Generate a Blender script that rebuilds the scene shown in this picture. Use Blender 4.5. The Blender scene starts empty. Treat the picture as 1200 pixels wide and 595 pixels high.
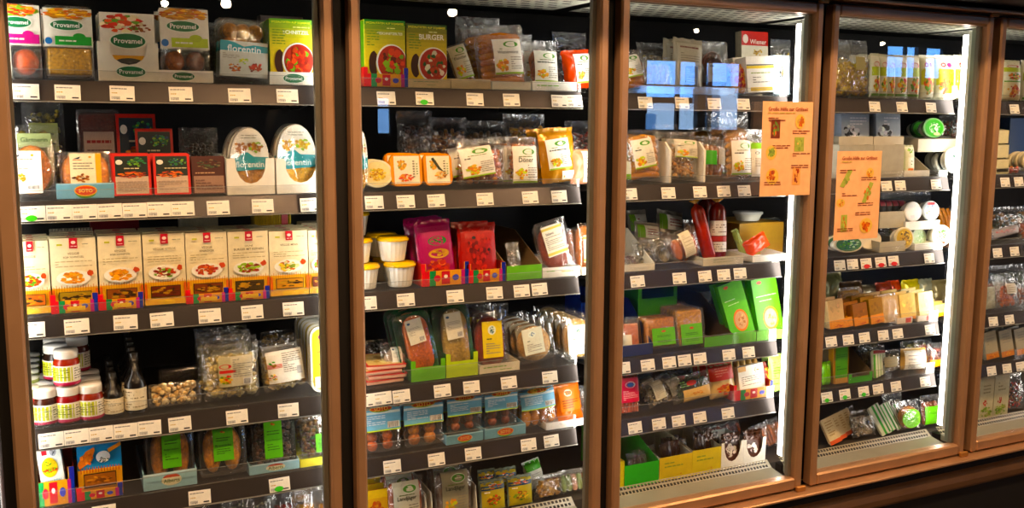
import bpy, math, random
from mathutils import Vector, Matrix
R_ = math.radians
scn = bpy.context.scene
COL = scn.collection
random.seed(7)

# ---------------------------------------------------------------- camera
F_PX, YAW, PITCH, ROLL = 1109.0, R_(25.955), R_(7.776), R_(0.29)
CAM = Vector((0.0, -2.2, 1.55))
cy_, sy_, cp_, sp_ = math.cos(YAW), math.sin(YAW), math.cos(PITCH), math.sin(PITCH)
FWD = Vector((sy_*cp_, cy_*cp_, -sp_)); RGT0 = Vector((cy_, -sy_, 0)); UP0 = RGT0.cross(FWD)
RGT = RGT0*math.cos(ROLL) + UP0*math.sin(ROLL); UP = UP0*math.cos(ROLL) - RGT0*math.sin(ROLL)
camd = bpy.data.cameras.new('camera'); cam = bpy.data.objects.new('camera', camd); COL.objects.link(cam)
camd.sensor_width = 36; camd.lens = F_PX/1200*36; camd.clip_start = .05; camd.clip_end = 60
cam.matrix_world = Matrix.Translation(CAM) @ Matrix((RGT, UP, -FWD)).transposed().to_4x4()
scn.camera = cam
# ---------------------------------------------------------------- world, exposure, large lights
w = bpy.data.worlds.new('world'); scn.world = w; w.use_nodes = True
w.node_tree.nodes['Background'].inputs[0].default_value = (.9, .7, .5, 1)
w.node_tree.nodes['Background'].inputs[1].default_value = .012
scn.view_settings.view_transform = 'Standard'; scn.view_settings.look = 'None'
scn.view_settings.exposure = 0.08; scn.view_settings.gamma = 1
LAMP_STRENGTH = 15.0        # luminaires behind the mullions
WARM = (1.0, .62, .30)
SPOTS = [(-.7, -1.3, 2.9, 17), (.55, -1.2, 2.9, 17), (2.0, -1.2, 2.9, 17), (3.5, -1.3, 2.9, 19), (1.2, -3.4, 3.0, 15), (3.2, -3.8, 3.0, 15)]
for i, (x, y, z, p) in enumerate(SPOTS):
    l = bpy.data.lights.new('ceiling_spot', 'AREA'); l.shape = 'DISK'; l.size = .16; l.energy = p; l.color = WARM; l.spread = R_(130)
    o = bpy.data.objects.new('ceiling_spot', l); COL.objects.link(o); o.location = (x, y, z-.04)
    o.rotation_euler = (Vector((x+.15, -.1, 1.1)) - Vector((x, y, z))).to_track_quat('-Z', 'Y').to_euler()

def at(px, py, Y):
    d = FWD + RGT*((px-600)/F_PX) - UP*((py-297.5)/F_PX)
    return CAM + d*((Y-CAM.y)/d.y)
def C(h):
    if not isinstance(h, str): return h
    r = [int(h[i:i+2], 16)/255 for i in (0, 2, 4)]
    return tuple(c/12.92 if c <= .04045 else ((c+.055)/1.055)**2.4 for c in r) + (1,)
def vary(c, k, rnd=random):
    c = C(c); t = 1+rnd.uniform(-k, k); return (c[0]*t, c[1]*t*(1+rnd.uniform(-k, k)*.3), c[2]*t, 1)

# ---------------------------------------------------------------- materials
def newmat(n):
    m = bpy.data.materials.new(n); m.use_nodes = True; nt = m.node_tree; nt.nodes.clear()
    out = nt.nodes.new('ShaderNodeOutputMaterial'); return m, nt, out
def ln(nt, a, b): nt.links.new(a, b)
def attr_mat(n, rough=.4, nscale=60, lo=.9, hi=1.08, bump=0, bscale=200, metal=0, coat=0, spec=.5, detail=3):
    m, nt, out = newmat(n); N = nt.nodes
    p = N.new('ShaderNodeBsdfPrincipled'); a = N.new('ShaderNodeAttribute'); a.attribute_name = 'Col'
    tc = N.new('ShaderNodeTexCoord'); no = N.new('ShaderNodeTexNoise'); no.inputs['Scale'].default_value = nscale; no.inputs['Detail'].default_value = detail
    mr = N.new('ShaderNodeMapRange'); mr.inputs[3].default_value = lo; mr.inputs[4].default_value = hi; mr.inputs[1].default_value = .3; mr.inputs[2].default_value = .7
    mx = N.new('ShaderNodeVectorMath'); mx.operation = 'SCALE'
    ln(nt, tc.outputs['Object'], no.inputs['Vector']); ln(nt, no.outputs[0], mr.inputs[0])
    hs = N.new('ShaderNodeHueSaturation'); hs.inputs['Saturation'].default_value = 1.12; ln(nt, a.outputs['Color'], hs.inputs['Color']); ln(nt, hs.outputs[0], mx.inputs[0]); ln(nt, mr.outputs[0], mx.inputs['Scale']); ln(nt, mx.outputs[0], p.inputs['Base Color'])
    p.inputs['Roughness'].default_value = rough; p.inputs['Metallic'].default_value = metal
    p.inputs['Coat Weight'].default_value = coat; p.inputs['Coat Roughness'].default_value = .12; p.inputs['Specular IOR Level'].default_value = spec
    if bump:
        n2 = N.new('ShaderNodeTexNoise'); n2.inputs['Scale'].default_value = bscale; n2.inputs['Detail'].default_value = 2
        b = N.new('ShaderNodeBump'); b.inputs['Strength'].default_value = bump; b.inputs['Distance'].default_value = .002
        ln(nt, tc.outputs['Object'], n2.inputs['Vector']); ln(nt, n2.outputs[0], b.inputs['Height']); ln(nt, b.outputs[0], p.inputs['Normal'])
    ln(nt, p.outputs[0], out.inputs[0]); return m
def clear_mat(n, f0, rough, haze, bump=0, bscale=60, tint=(1, 1, 1, 1), gl=(1, 1, 1, 1)):
    m, nt, out = newmat(n); N = nt.nodes
    tr = N.new('ShaderNodeBsdfTransparent'); tr.inputs[0].default_value = tint
    g = N.new('ShaderNodeBsdfGlossy'); g.inputs['Roughness'].default_value = rough; g.inputs[0].default_value = gl
    lw = N.new('ShaderNodeLayerWeight'); lw.inputs[0].default_value = .5
    pw = N.new('ShaderNodeMath'); pw.operation = 'POWER'; pw.inputs[1].default_value = 5
    ma = N.new('ShaderNodeMath'); ma.operation = 'MULTIPLY_ADD'; ma.inputs[1].default_value = 1-f0; ma.inputs[2].default_value = f0
    ln(nt, lw.outputs['Facing'], pw.inputs[0]); ln(nt, pw.outputs[0], ma.inputs[0])
    mix = N.new('ShaderNodeMixShader'); ln(nt, ma.outputs[0], mix.inputs[0]); ln(nt, tr.outputs[0], mix.inputs[1]); ln(nt, g.outputs[0], mix.inputs[2])
    last = mix
    if haze:
        d = N.new('ShaderNodeBsdfDiffuse'); d.inputs[0].default_value = (.8, .8, .8, 1)
        m2 = N.new('ShaderNodeMixShader'); m2.inputs[0].default_value = haze; ln(nt, mix.outputs[0], m2.inputs[1]); ln(nt, d.outputs[0], m2.inputs[2]); last = m2
    if bump:
        tc = N.new('ShaderNodeTexCoord'); n2 = N.new('ShaderNodeTexNoise'); n2.inputs['Scale'].default_value = bscale; n2.inputs['Detail'].default_value = 3; n2.inputs['Distortion'].default_value = .6
        b = N.new('ShaderNodeBump'); b.inputs['Strength'].default_value = bump; b.inputs['Distance'].default_value = .01
        ln(nt, tc.outputs['Object'], n2.inputs['Vector']); ln(nt, n2.outputs[0], b.inputs['Height']); ln(nt, b.outputs[0], g.inputs['Normal']); ln(nt, b.outputs[0], lw.inputs['Normal'])
    ln(nt, last.outputs[0], out.inputs[0]); return m
def emit_mat(n, col, s):
    m, nt, out = newmat(n); e = nt.nodes.new('ShaderNodeEmission'); e.inputs[0].default_value = col; e.inputs[1].default_value = s
    ln(nt, e.outputs[0], out.inputs[0]); return m
def emit_attr(n, s):
    m, nt, out = newmat(n); e = nt.nodes.new('ShaderNodeEmission'); a = nt.nodes.new('ShaderNodeAttribute'); a.attribute_name = 'Col'
    ln(nt, a.outputs['Color'], e.inputs[0]); e.inputs[1].default_value = s; ln(nt, e.outputs[0], out.inputs[0]); return m
M = dict(
    print=attr_mat('printed_card', .38, 90, .93, 1.04, spec=.4),
    card=attr_mat('matte_card', .6, 40, .9, 1.05, bump=.1, bscale=300, spec=.3),
    plastic=attr_mat('glossy_plastic', .22, 20, .95, 1.03),
    food=attr_mat('food_surface', .36, 170, .6, 1.4, bump=.6, bscale=260, spec=.5),
    smooth=attr_mat('smooth_food', .25, 60, .8, 1.15, bump=.15, bscale=120),
    metal=attr_mat('brushed_frame_metal', .36, 8, .88, 1.08, metal=.5),
    paint=attr_mat('painted_metal', .35, 15, .93, 1.05),
    rail=attr_mat('rail_plastic', .27, 12, .9, 1.08, metal=.55),
    dark=attr_mat('dark_liner', .6, 10, .8, 1.1),
    foil=attr_mat('crinkled_foil', .22, 30, .85, 1.1, bump=1.0, bscale=45, metal=.25, spec=.8),
    film=clear_mat('clear_film', .15, .09, .045, bump=1.0, bscale=42),
    shell=clear_mat('clear_shell', .10, .07, .03, bump=.35, bscale=30),
    glass=clear_mat('door_glass', .055, 0, 0),
    lip=clear_mat('clear_lip', .05, .05, .02),
    tube=emit_mat('lamp_diffuser', (1, .96, .88, 1), LAMP_STRENGTH),
    spot=emit_mat('spot_lamp', (1, .75, .5, 1), 60),
    outside=emit_attr('daylight_outside', 12.0),
)
# ---------------------------------------------------------------- mesh builder
class MB:
    def __init__(s): s.v = []; s.f = []; s.c = []; s.s = []
    def add(s, vs, fs, col, smooth=False):
        b = len(s.v); s.v += [tuple(v) for v in vs]
        cl = col if isinstance(col, list) else None; c1 = None if cl else C(col)
        for i, f in enumerate(fs):
            s.f.append([b+k for k in f]); s.c.append(C(cl[i]) if cl else c1); s.s.append(smooth)
        return s
    def box(s, x0, y0, z0, x1, y1, z1, col, b=0):
        if b:
            V = []
            for k in range(3):
                for sx in (0, 1):
                    for sy in (0, 1):
                        for sz in (0, 1):
                            p = [x1 if sx else x0, y1 if sy else y0, z1 if sz else z0]
                            for j, t in enumerate((sx, sy, sz)):
                                if j != k: p[j] += -b if t else b
                            V.append(p)
            I = lambda k, sx, sy, sz: k*8+sx*4+sy*2+sz
            Fs = []
            for t in (0, 1):
                Fs += [[I(0, t, 0, 0), I(0, t, 1, 0), I(0, t, 1, 1), I(0, t, 0, 1)], [I(1, 0, t, 0), I(1, 1, t, 0), I(1, 1, t, 1), I(1, 0, t, 1)], [I(2, 0, 0, t), I(2, 1, 0, t), I(2, 1, 1, t), I(2, 0, 1, t)]]
                for u in (0, 1):
                    Fs += [[I(0, t, u, 0), I(0, t, u, 1), I(1, t, u, 1), I(1, t, u, 0)], [I(0, t, 0, u), I(0, t, 1, u), I(2, t, 1, u), I(2, t, 0, u)], [I(1, 0, t, u), I(1, 1, t, u), I(2, 1, t, u), I(2, 0, t, u)]]
                    for q in (0, 1): Fs.append([I(0, t, u, q), I(1, t, u, q), I(2, t, u, q)])
            return s.add(V, Fs, col)
        V = [(x, y, z) for x in (x0, x1) for y in (y0, y1) for z in (z0, z1)]
        return s.add(V, [[0, 1, 3, 2], [4, 6, 7, 5], [0, 4, 5, 1], [2, 3, 7, 6], [0, 2, 6, 4], [1, 5, 7, 3]], col)
    def lathe(s, prof, n, col, smooth=True, ax='z', org=(0, 0, 0), rib=0):
        V = []; Fs = []; cols = []
        for r, z in prof:
            for k in range(n):
                a = 2*math.pi*k/n; rr = r*(1+(rib if k % 2 else 0)); x, y = rr*math.cos(a), rr*math.sin(a)
                p = (x, y, z) if ax == 'z' else (x, z, y)
                V.append((p[0]+org[0], p[1]+org[1], p[2]+org[2]))
        for i in range(len(prof)-1):
            for k in range(n):
                k2 = (k+1) % n; Fs.append([i*n+k, i*n+k2, (i+1)*n+k2, (i+1)*n+k]); cols.append(col[i] if isinstance(col, list) else col)
        Fs.append(list(range(n))); cols.append(cols[0]); Fs.append([(len(prof)-1)*n+k for k in range(n)]); cols.append(cols[-2])
        return s.add(V, Fs, cols, smooth)
    def blob(s, c, r, col, nu=8, nv=6, wob=0, k=.0, rnd=random):
        V = [(c[0], c[1], c[2]-r[2])]; Fs = []; cols = []
        for i in range(1, nv):
            t = math.pi*i/nv-math.pi/2
            for j in range(nu):
                a = 2*math.pi*j/nu; q = 1+rnd.uniform(-wob, wob)
                V.append((c[0]+r[0]*q*math.cos(t)*math.cos(a), c[1]+r[1]*q*math.cos(t)*math.sin(a), c[2]+r[2]*q*math.sin(t)))
        V.append((c[0], c[1], c[2]+r[2])); L = len(V)-1
        for j in range(nu): Fs.append([0, 1+(j+1) % nu, 1+j])
        for i in range(nv-2):
            for j in range(nu): a = 1+i*nu+j; b = 1+i*nu+(j+1) % nu; Fs.append([a, b, b+nu, a+nu])
        for j in range(nu): Fs.append([L, 1+(nv-2)*nu+j, 1+(nv-2)*nu+(j+1) % nu])
        cols = [vary(col, k, rnd) for _ in Fs] if k else [C(col)]*len(Fs)
        return s.add(V, Fs, cols, True)
    def tube(s, path, r, n, col, cap=True):
        V = []; Fs = []; P = [Vector(p) for p in path]
        for i, p in enumerate(P):
            t = (P[min(i+1, len(P)-1)]-P[max(i-1, 0)]).normalized(); a = t.orthogonal().normalized(); b = t.cross(a)
            rr = r[i] if isinstance(r, (list, tuple)) else r
            for k in range(n): q = 2*math.pi*k/n; V.append(p+a*rr*math.cos(q)+b*rr*math.sin(q))
        for i in range(len(P)-1):
            for k in range(n): k2 = (k+1) % n; Fs.append([i*n+k, i*n+k2, (i+1)*n+k2, (i+1)*n+k])
        if cap: Fs += [list(range(n)), [(len(P)-1)*n+k for k in range(n)]]
        return s.add(V, Fs, col, True)
    def prism(s, pts, y0, y1, col):
        n = len(pts); V = [(x, y0, z) for x, z in pts]+[(x, y1, z) for x, z in pts]
        return s.add(V, [list(range(n)), list(range(2*n-1, n-1, -1))]+[[k, (k+1) % n, (k+1) % n+n, k+n] for k in range(n)], col)
    def prismx(s, pts, x0, x1, col):    # pts in (y, z)
        n = len(pts); V = [(x0, y, z) for y, z in pts]+[(x1, y, z) for y, z in pts]
        return s.add(V, [list(range(n)), list(range(2*n-1, n-1, -1))]+[[k, (k+1) % n, (k+1) % n+n, k+n] for k in range(n)], col)
    def loft(s, rings, col, c0=True, c1=True, smooth=False):  # rings of equal point lists
        n = len(rings[0]); V = [p for r in rings for p in r]; Fs = []
        for i in range(len(rings)-1):
            for k in range(n): k2 = (k+1) % n; Fs.append([i*n+k, i*n+k2, (i+1)*n+k2, (i+1)*n+k])
        if c0: Fs.append(list(range(n)))
        if c1: Fs.append([(len(rings)-1)*n+k for k in range(n)])
        return s.add(V, Fs, col, smooth)
    def grid(s, fn, nu, nv, col, smooth=True):
        V = [fn(i/nu, j/nv) for j in range(nv+1) for i in range(nu+1)]
        return s.add(V, [[j*(nu+1)+i, j*(nu+1)+i+1, (j+1)*(nu+1)+i+1, (j+1)*(nu+1)+i] for j in range(nv) for i in range(nu)], col, smooth)
    def mesh(s, name, mat):
        me = bpy.data.meshes.new(name); me.from_pydata(s.v, [], s.f)
        a = me.color_attributes.new('Col', 'FLOAT_COLOR', 'CORNER'); buf = []
        for f, c in zip(s.f, s.c): buf += list(c[:3]+(1,))*len(f)
        a.data.foreach_set('color', buf); me.polygons.foreach_set('use_smooth', s.s)
        me.materials.append(M[mat]); return me
    def build(s, name, mat, parent=None, loc=None, rot=None):
        o = bpy.data.objects.new(name, s.mesh(name, mat)); COL.objects.link(o); o.parent = parent
        if loc: o.location = loc
        if rot: o.rotation_euler = rot
        return o
def rr(w, h, r, y, cx=0, cz=None, n=4):
    cz = h/2 if cz is None else cz; P = []; r = min(r, w/2-1e-4, h/2-1e-4)
    for qx, qz, a0 in ((1, 1, 0), (-1, 1, 90), (-1, -1, 180), (1, -1, 270)):
        for k in range(n+1):
            a = R_(a0+90*k/n); P.append((cx+qx*(w/2-r)+r*math.cos(a), y, cz+qz*(h/2-r)+r*math.sin(a)))
    return P
def tag(o, label, cat, group=None, kind=None):
    if label: o['label'] = label
    if cat: o['category'] = cat
    if group: o['group'] = group
    if kind: o['kind'] = kind
    return o
def empty(name, loc=(0, 0, 0), rot=(0, 0, 0)):
    o = bpy.data.objects.new(name, None); COL.objects.link(o); o.location = loc; o.rotation_euler = rot; o.empty_display_size = .02; return o
def copy_tree(o, parent=None):
    c = o.copy(); COL.objects.link(c); c.parent = parent
    for ch in list(o.children): copy_tree(ch, c)
    return c

# ---------------------------------------------------------------- flat print
_tx = {}
def glyphs(t):
    if t not in _tx:
        cu = bpy.data.curves.new('t', 'FONT'); cu.body = t; cu.resolution_u = 2; cu.offset = .012
        o = bpy.data.objects.new('t', cu); me = o.to_mesh()
        V = [tuple(v.co) for v in me.vertices]; Fs = [list(p.vertices) for p in me.polygons]
        o.to_mesh_clear(); bpy.data.objects.remove(o); bpy.data.curves.remove(cu)
        x0 = min(v[0] for v in V); x1 = max(v[0] for v in V); y0 = min(v[1] for v in V); y1 = max(v[1] for v in V)
        _tx[t] = ([(v[0]-x0, v[1]-y0) for v in V], Fs, x1-x0, y1-y0)
    return _tx[t]
EPS = .00016
class Art:
    """flat print in (u, v) on a w x h face"""
    def __init__(s, w, h, fn=None, seed=1): s.w, s.h, s.fn, s.mb, s.l, s.r = w, h, fn, MB(), 1, random.Random(seed)
    def p(s, u, v):
        u = min(max(u, 0), 1); v = min(max(v, 0), 1)
        if s.fn: return s.fn(u, v, s.l*EPS)
        return ((u-.5)*s.w, -s.l*EPS, v*s.h)
    def poly(s, pts, c, keep=False):
        s.mb.add([s.p(*q) for q in pts], [list(range(len(pts)))], c)
        if not keep: s.l += 1
        return s
    def rect(s, u0, v0, u1, v1, c):
        if s.fn:
            nu = max(1, int(abs(u1-u0)*12)); nv = max(1, int(abs(v1-v0)*10))
            s.mb.add([s.p(u0+(u1-u0)*i/nu, v0+(v1-v0)*j/nv) for j in range(nv+1) for i in range(nu+1)],
                     [[j*(nu+1)+i, j*(nu+1)+i+1, (j+1)*(nu+1)+i+1, (j+1)*(nu+1)+i] for j in range(nv) for i in range(nu)], c); s.l += 1; return s
        return s.poly([(u0, v0), (u1, v0), (u1, v1), (u0, v1)], c)
    def ell(s, cx, cv, ru, rv, c, n=22, wob=0, a0=0, a1=360, keep=False):
        return s.poly([(cx+ru*(1+s.r.uniform(-wob, wob))*math.cos(R_(a0+(a1-a0)*k/n)), cv+rv*(1+s.r.uniform(-wob, wob))*math.sin(R_(a0+(a1-a0)*k/n))) for k in range(n+(0 if a1-a0 == 360 else 1))], c, keep)
    def blobs(s, cx, cv, ru, rv, cols, n=24, sz=.16, dark=.25):
        for i in range(int(n*1.6)):
            a = s.r.uniform(0, 6.28); q = math.sqrt(s.r.random())*.85; c = vary(s.r.choice(cols), dark, s.r); z = sz*.78*s.r.uniform(.6, 1.3)
            s.ell(cx+ru*q*math.cos(a), cv+rv*q*math.sin(a), ru*z*1.5, rv*z*1.5, c, 7, .3, keep=True); s.l += .15
        s.l += 1; return s
    def dish(s, cx, cv, ru, rv, cols, plate='f4f0e6', n=26):
        if plate: s.ell(cx, cv, ru*1.25, rv*1.2, plate)
        return s.blobs(cx, cv, ru, rv, cols, n)
    def text(s, t, cx, cv, wd, c, ht=None, rot=0, mh=9):
        V, Fs, W, H = glyphs(t); k = min(wd*s.w/W, mh*s.h/H); kh = k if ht is None else ht*s.h/H; ca, sa = math.cos(R_(rot)), math.sin(R_(rot))
        P = []
        for x, y in V:
            x = (x-W/2)*k; y = (y-H/2)*kh; P.append(s.p(cx+(x*ca-y*sa)/s.w, cv+(x*sa+y*ca)/s.h))
        s.mb.add(P, Fs, c); s.l += 1; return s
    def para(s, u0, v0, u1, v1, n, c='8a8478'):
        dv = (v1-v0)/n
        for i in range(n):
            u = u0; y = v0+dv*(i+.3)
            while u < u1-.03:
                e = min(u1, u+s.r.uniform(.05, .16)); s.poly([(u, y), (e, y), (e, y+dv*.38), (u, y+dv*.38)], c, True); u = e+.02
                if s.r.random() < .12: break
        s.l += 1; return s
    def bar(s, u0, v0, u1, v1, c='222222'):
        s.rect(u0-.01, v0-.01, u1+.01, v1+.01, 'f6f4ee'); n = 11
        for i in range(n):
            a = u0+(u1-u0)*i/n; s.poly([(a, v0), (a+(u1-u0)/n*s.r.uniform(.3, .7), v0), (a+(u1-u0)/n*.5, v1), (a, v1)], c, True)
        s.l += 1; return s
    def oval_logo(s, t, cx, cv, ru, rv, g='146b3c', rim='e8efe0'):
        s.ell(cx, cv, ru*1.08, rv*1.14, rim); s.ell(cx, cv, ru, rv, g); return s.text(t, cx, cv, ru*1.6, 'f6f6f0')
    def soto(s, cx, cv, ru, rv):
        s.ell(cx, cv-rv*.3, ru*.9, rv*1.1, '5d9a2c'); s.ell(cx, cv, ru, rv, 'f0b020'); s.ell(cx, cv, ru*.9, rv*.82, 'd8481c'); return s.text('SOTO', cx, cv, ru*1.2, 'ffe27a')
    def build(s, name, parent, loc=None, rot=None, mat='print'):
        return s.mb.build(name, mat, parent, loc, rot)

# ---------------------------------------------------------------- shelves: heights of what stands on them
SHELF = [1.638, 1.388, 1.143, .899, .719, .494]
XB = [-.10, .5895, 1.2945, 1.9995, 2.7045, 3.4095]
used = []
def spot(s, x0, x1, yt, y=.02, zb=None, lean=6, roll=0, d=.04):
    zf = SHELF[s] if zb is None else at((x0+x1)/2, zb, y).z
    ym = y; top = at((x0+x1)/2, yt, y).z
    for _ in range(4):
        H = max(.02, top-zf); yt2 = y+H*math.tan(R_(lean)); top = at((x0+x1)/2, yt, yt2).z
    H = max(.02, top-zf); ym = y+H*math.tan(R_(lean))/2; pym = yt+.5*(max(yt+5, project((at((x0+x1)/2, yt, y).x, y, zf))[1])-yt)
    a, b = at(x0, pym, ym), at(x1, pym, ym); W = b.x-a.x
    r = abs(R_(roll)); c_, s_ = math.cos(r), math.sin(r); k = c_*c_-s_*s_
    w = (W*c_-H*s_)/k; h = (H*c_-W*s_)/k
    if w < .3*W or h < .3*H: w, h = W*.8, H*.85
    cx = (a.x+b.x)/2
    hh = h/math.cos(R_(lean))
    # foot of the tilted box sits on the shelf, its middle under the middle of the seen extent
    bx = cx-math.sin(R_(roll))*h/2
    return dict(x=bx, y=y, z=zf+w/2*s_+.0008, w=w, h=hh, lean=lean, roll=roll)
def project(p):
    q = Vector(p)-CAM; f = q.dot(FWD); return (600+F_PX*q.dot(RGT)/f, 297.5-F_PX*q.dot(UP)/f)
ORD = ['', 'one place', 'two places', 'three places', 'four places', 'five places', 'six places']
def item(build, s, x0, x1, yt, label, cat='food pack', name='food_pack', y=.02, zb=None, lean=6, roll=0, d=.035, yaw=0, back=0, short=None, grp=None, gap=.006, jit=.004, where=None, **kw):
    S = spot(s, x0, x1, yt, y, zb, lean, roll, d); up = d*math.sin(R_(lean)); S['z'] += up+(0 if build in (tray, festive) else .0020); S['h'] = max(.015, S['h']-up)
    root = empty(name, (S['x'], S['y'], S['z']), (-R_(lean), R_(roll), R_(yaw)))
    build(root, S['w'], S['h'], d, **kw)
    tag(root, label, cat, grp); used.append(label)
    if build in (bag, pouch) and gap == .006: gap = .014
    for k in range(1, back+1):
        c = copy_tree(root); c.location.y += k*(d+gap); c.location.x += random.uniform(-jit, jit); c.location.z += random.uniform(0, .0006)
        lb = f"{short or label}, {ORD[k]} behind the front one"; c['label'] = lb; used.append(lb)
    return root
# ---------------------------------------------------------------- pack builders: (root, w, h, d, ...) front face at y=0, foot at z=0
def carton(r, w, h, d, col='efe6cf', art=None, side=None, mat='print'):
    MB().box(-w/2, 0, 0, w/2, d, h, col, .0012).build('body', mat, r)
    if side: MB().box(-w/2-.0006, .002, .002, -w/2+.001, d-.002, h-.002, side).build('side_panel', mat, r)
    if art: a = Art(w, h, seed=int(w*1e5)); art(a); a.build('printed_front', r)
def tray(r, w, h, d, col='efeadf', style='low', art=None, sideh=None, cut=(.28, .35), corners=None, inner=None):
    t = .0018; sh = sideh or h*1.25; inner = inner or col
    if style == 'u':
        cu, cvv = cut; P = [(-w/2, 0), (w/2, 0), (w/2, h), ((.5-cu*.35)*w, h)]
        for k in range(9):
            a = R_(180*k/8); P.append((cu*w*math.cos(a)*.9+0, h*(1-(1-cvv)*math.sin(a)**.8) if 0 < k < 8 else h))
        P += [(-(.5-cu*.35)*w, h), (-w/2, h)]
        MB().prism(P, 0, t, col).build('front_panel', 'card', r)
    elif style == 'notch':
        e = min(.18*w, .012); MB().prism([(-w/2, 0), (w/2, 0), (w/2, h*1.5), (w/2-e, h*1.5), (w/2-e, h), (-w/2+e, h), (-w/2+e, h*1.5), (-w/2, h*1.5)], 0, t, col).build('front_panel', 'card', r); sh = max(sh, h*1.5)
    else: MB().box(-w/2, 0, 0, w/2, t, h, col).build('front_panel', 'card', r)
    hf = h*1.5 if style == 'notch' else h
    for q in (-1, 1): MB().prismx([(t, 0), (d, 0), (d, sh), (d*.55, sh), (t, hf)], q*w/2-(t if q > 0 else 0), q*w/2+(0 if q > 0 else t), inner).build('side_panel', 'card', r)
    MB().box(-w/2, t, 0, w/2, d, t, inner).build('base_panel', 'card', r)
    MB().box(-w/2+t, d-t, t, w/2-t, d, sh*.98, inner).build('back_panel', 'card', r)
    if art: a = Art(w, h); art(a); a.build('printed_front', r)
def fest_tray(a):   # red, green, red square, blue corner
    a.rect(0, 0, 1, 1, 'e8a23c').rect(0, 0, .17, 1, 'e0262c').rect(.17, 0, .3, 1, '2c8a4a').ell(.33, .5, .07, .22, 'c8283c').rect(.42, .08, .6, .95, 'cc1f2c')
    a.ell(.51, .6, .04, .12, 'f4e8dc').ell(.72, .5, .07, .2, '5a5fc0').rect(.84, 0, .92, 1, 'c02a7a').rect(.92, 0, 1, 1, '2a3c9c')
def festive(r, w, h, d):
    tray(r, w, h, d, 'e0a040', 'notch', fest_tray, inner='b8322c')
    MB().box(-w/2-.0006, -.0008, h*.9, -w/2+.010, .0004, h*1.5, 'e8333a').build('red_corner', 'print', r)
    MB().box(w/2-.010, -.0008, h*.9, w/2+.0006, .0004, h*1.5, '3b3f9e').build('blue_corner', 'print', r)
def foods(r, kind, w, h, d, cols, n=6, mat='food', seed=3, y0=None):
    q = random.Random(seed); y0 = d*.5 if y0 is None else y0; cc = lambda: vary(q.choice(cols), .12, q)
    if kind == 'patty':          # n round patties, two columns
        cls = 2 if n > 1 else 1; rows = math.ceil(n/cls)
        for i in range(n):
            x = (i % cls-(cls-1)/2)*w/cls*.94; z = h*(.5+int(i/cls))/rows
            MB().blob((x, y0, z), (w/cls*.46, d*.34, h/rows*.49), cc(), 14, 8, .03, .12, q).build('patty', mat, r)
    elif kind == 'balls':
        for i in range(n):
            cls = 3 if n > 4 else 2; x = (i % cls-(cls-1)/2)*w/cls*.88; z = h*(.52+i//cls)/math.ceil(n/cls)*.96; k = min(w/cls, h/math.ceil(n/cls))*.6
            MB().blob((x, y0, z), (k, d*.38, k), cc(), 12, 9, .04, .15, q).build('ball', mat, r)
    elif kind == 'sausage':      # upright side by side
        for i in range(n):
            x = (i-(n-1)/2)*w/n; k = w/n*.52; dx = q.uniform(-.1, .1)*k
            MB().tube([(x+dx, y0, k*.2), (x+dx, y0, k), (x, y0, h*.5), (x-dx, y0, h-k), (x-dx, y0, h-k*.2)], [k*.45, k, k*1.03, k, k*.45], 9, cc()).build('sausage', mat, r)
    elif kind == 'stack':        # sausages lying across, ends curved, one above another
        for i in range(n):
            z = h*(i+.5)/n; k = h/n*.62
            MB().tube([(-w/2+k*.2, y0, z-k*.5), (-w/2+k, y0-d*.05, z-k*.1), (0, y0-d*.15, z+k*.4), (w/2-k, y0-d*.05, z-k*.1), (w/2-k*.2, y0, z-k*.5)], [k*.5, k*.95, k, k*.95, k*.5], 9, cc()).build('sausage', mat, r)
    elif kind == 'disc':         # one big disc or oval
        MB().loft([rr(w*.92, h*.94, min(w, h)*.45, y0+d*.3, n=6), rr(w, h, min(w, h)*.49, y0, n=6), rr(w*.95, h*.96, min(w, h)*.46, y0-d*.25, n=6), rr(w*.8, h*.86, min(w, h)*.4, y0-d*.33, n=6)], cols[0], smooth=True).build('filling', mat, r)
    elif kind == 'slices':       # fan of round slices
        for i in range(n):
            z = h*(.30+.42*i/max(1, n-1)); k = min(w*.47, h*.3)
            MB().lathe([(k*.96, 0), (k, .001), (k, .0035), (k*.96, .0045)], 20, cc(), ax='y', org=(0, y0-.004*(n-1-i)+.004, z)).build('slice', mat, r)
    elif kind == 'chunks':
        m = MB()
        for i in range(int(n*1.9)):
            k = min(w, .12)*q.uniform(.038, .075); m.blob((q.uniform(-.44, .44)*w, y0+q.uniform(-.3, .3)*d, q.uniform(.05, .93)*h), (k*q.uniform(.8, 1.5), k*.8, k*q.uniform(.7, 1.3)), cc(), 6, 4, .15, .12, q)
        tag(m.build('filling', mat, r), None, None, None, 'stuff')
    elif kind == 'block':
        MB().box(-w/2, y0-d*.35, 0, w/2, y0+d*.35, h, cols[0], min(w, h)*.06).build('filling', mat, r)
    elif kind == 'sticks':       # long thin
        for i in range(n):
            x = (i-(n-1)/2)*w/n; k = w/n*.48; MB().tube([(x, y0, .002), (x+q.uniform(-1, 1)*k, y0, h*.5), (x, y0, h*.99)], k, 7, cc()).build('stick', mat, r)
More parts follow.
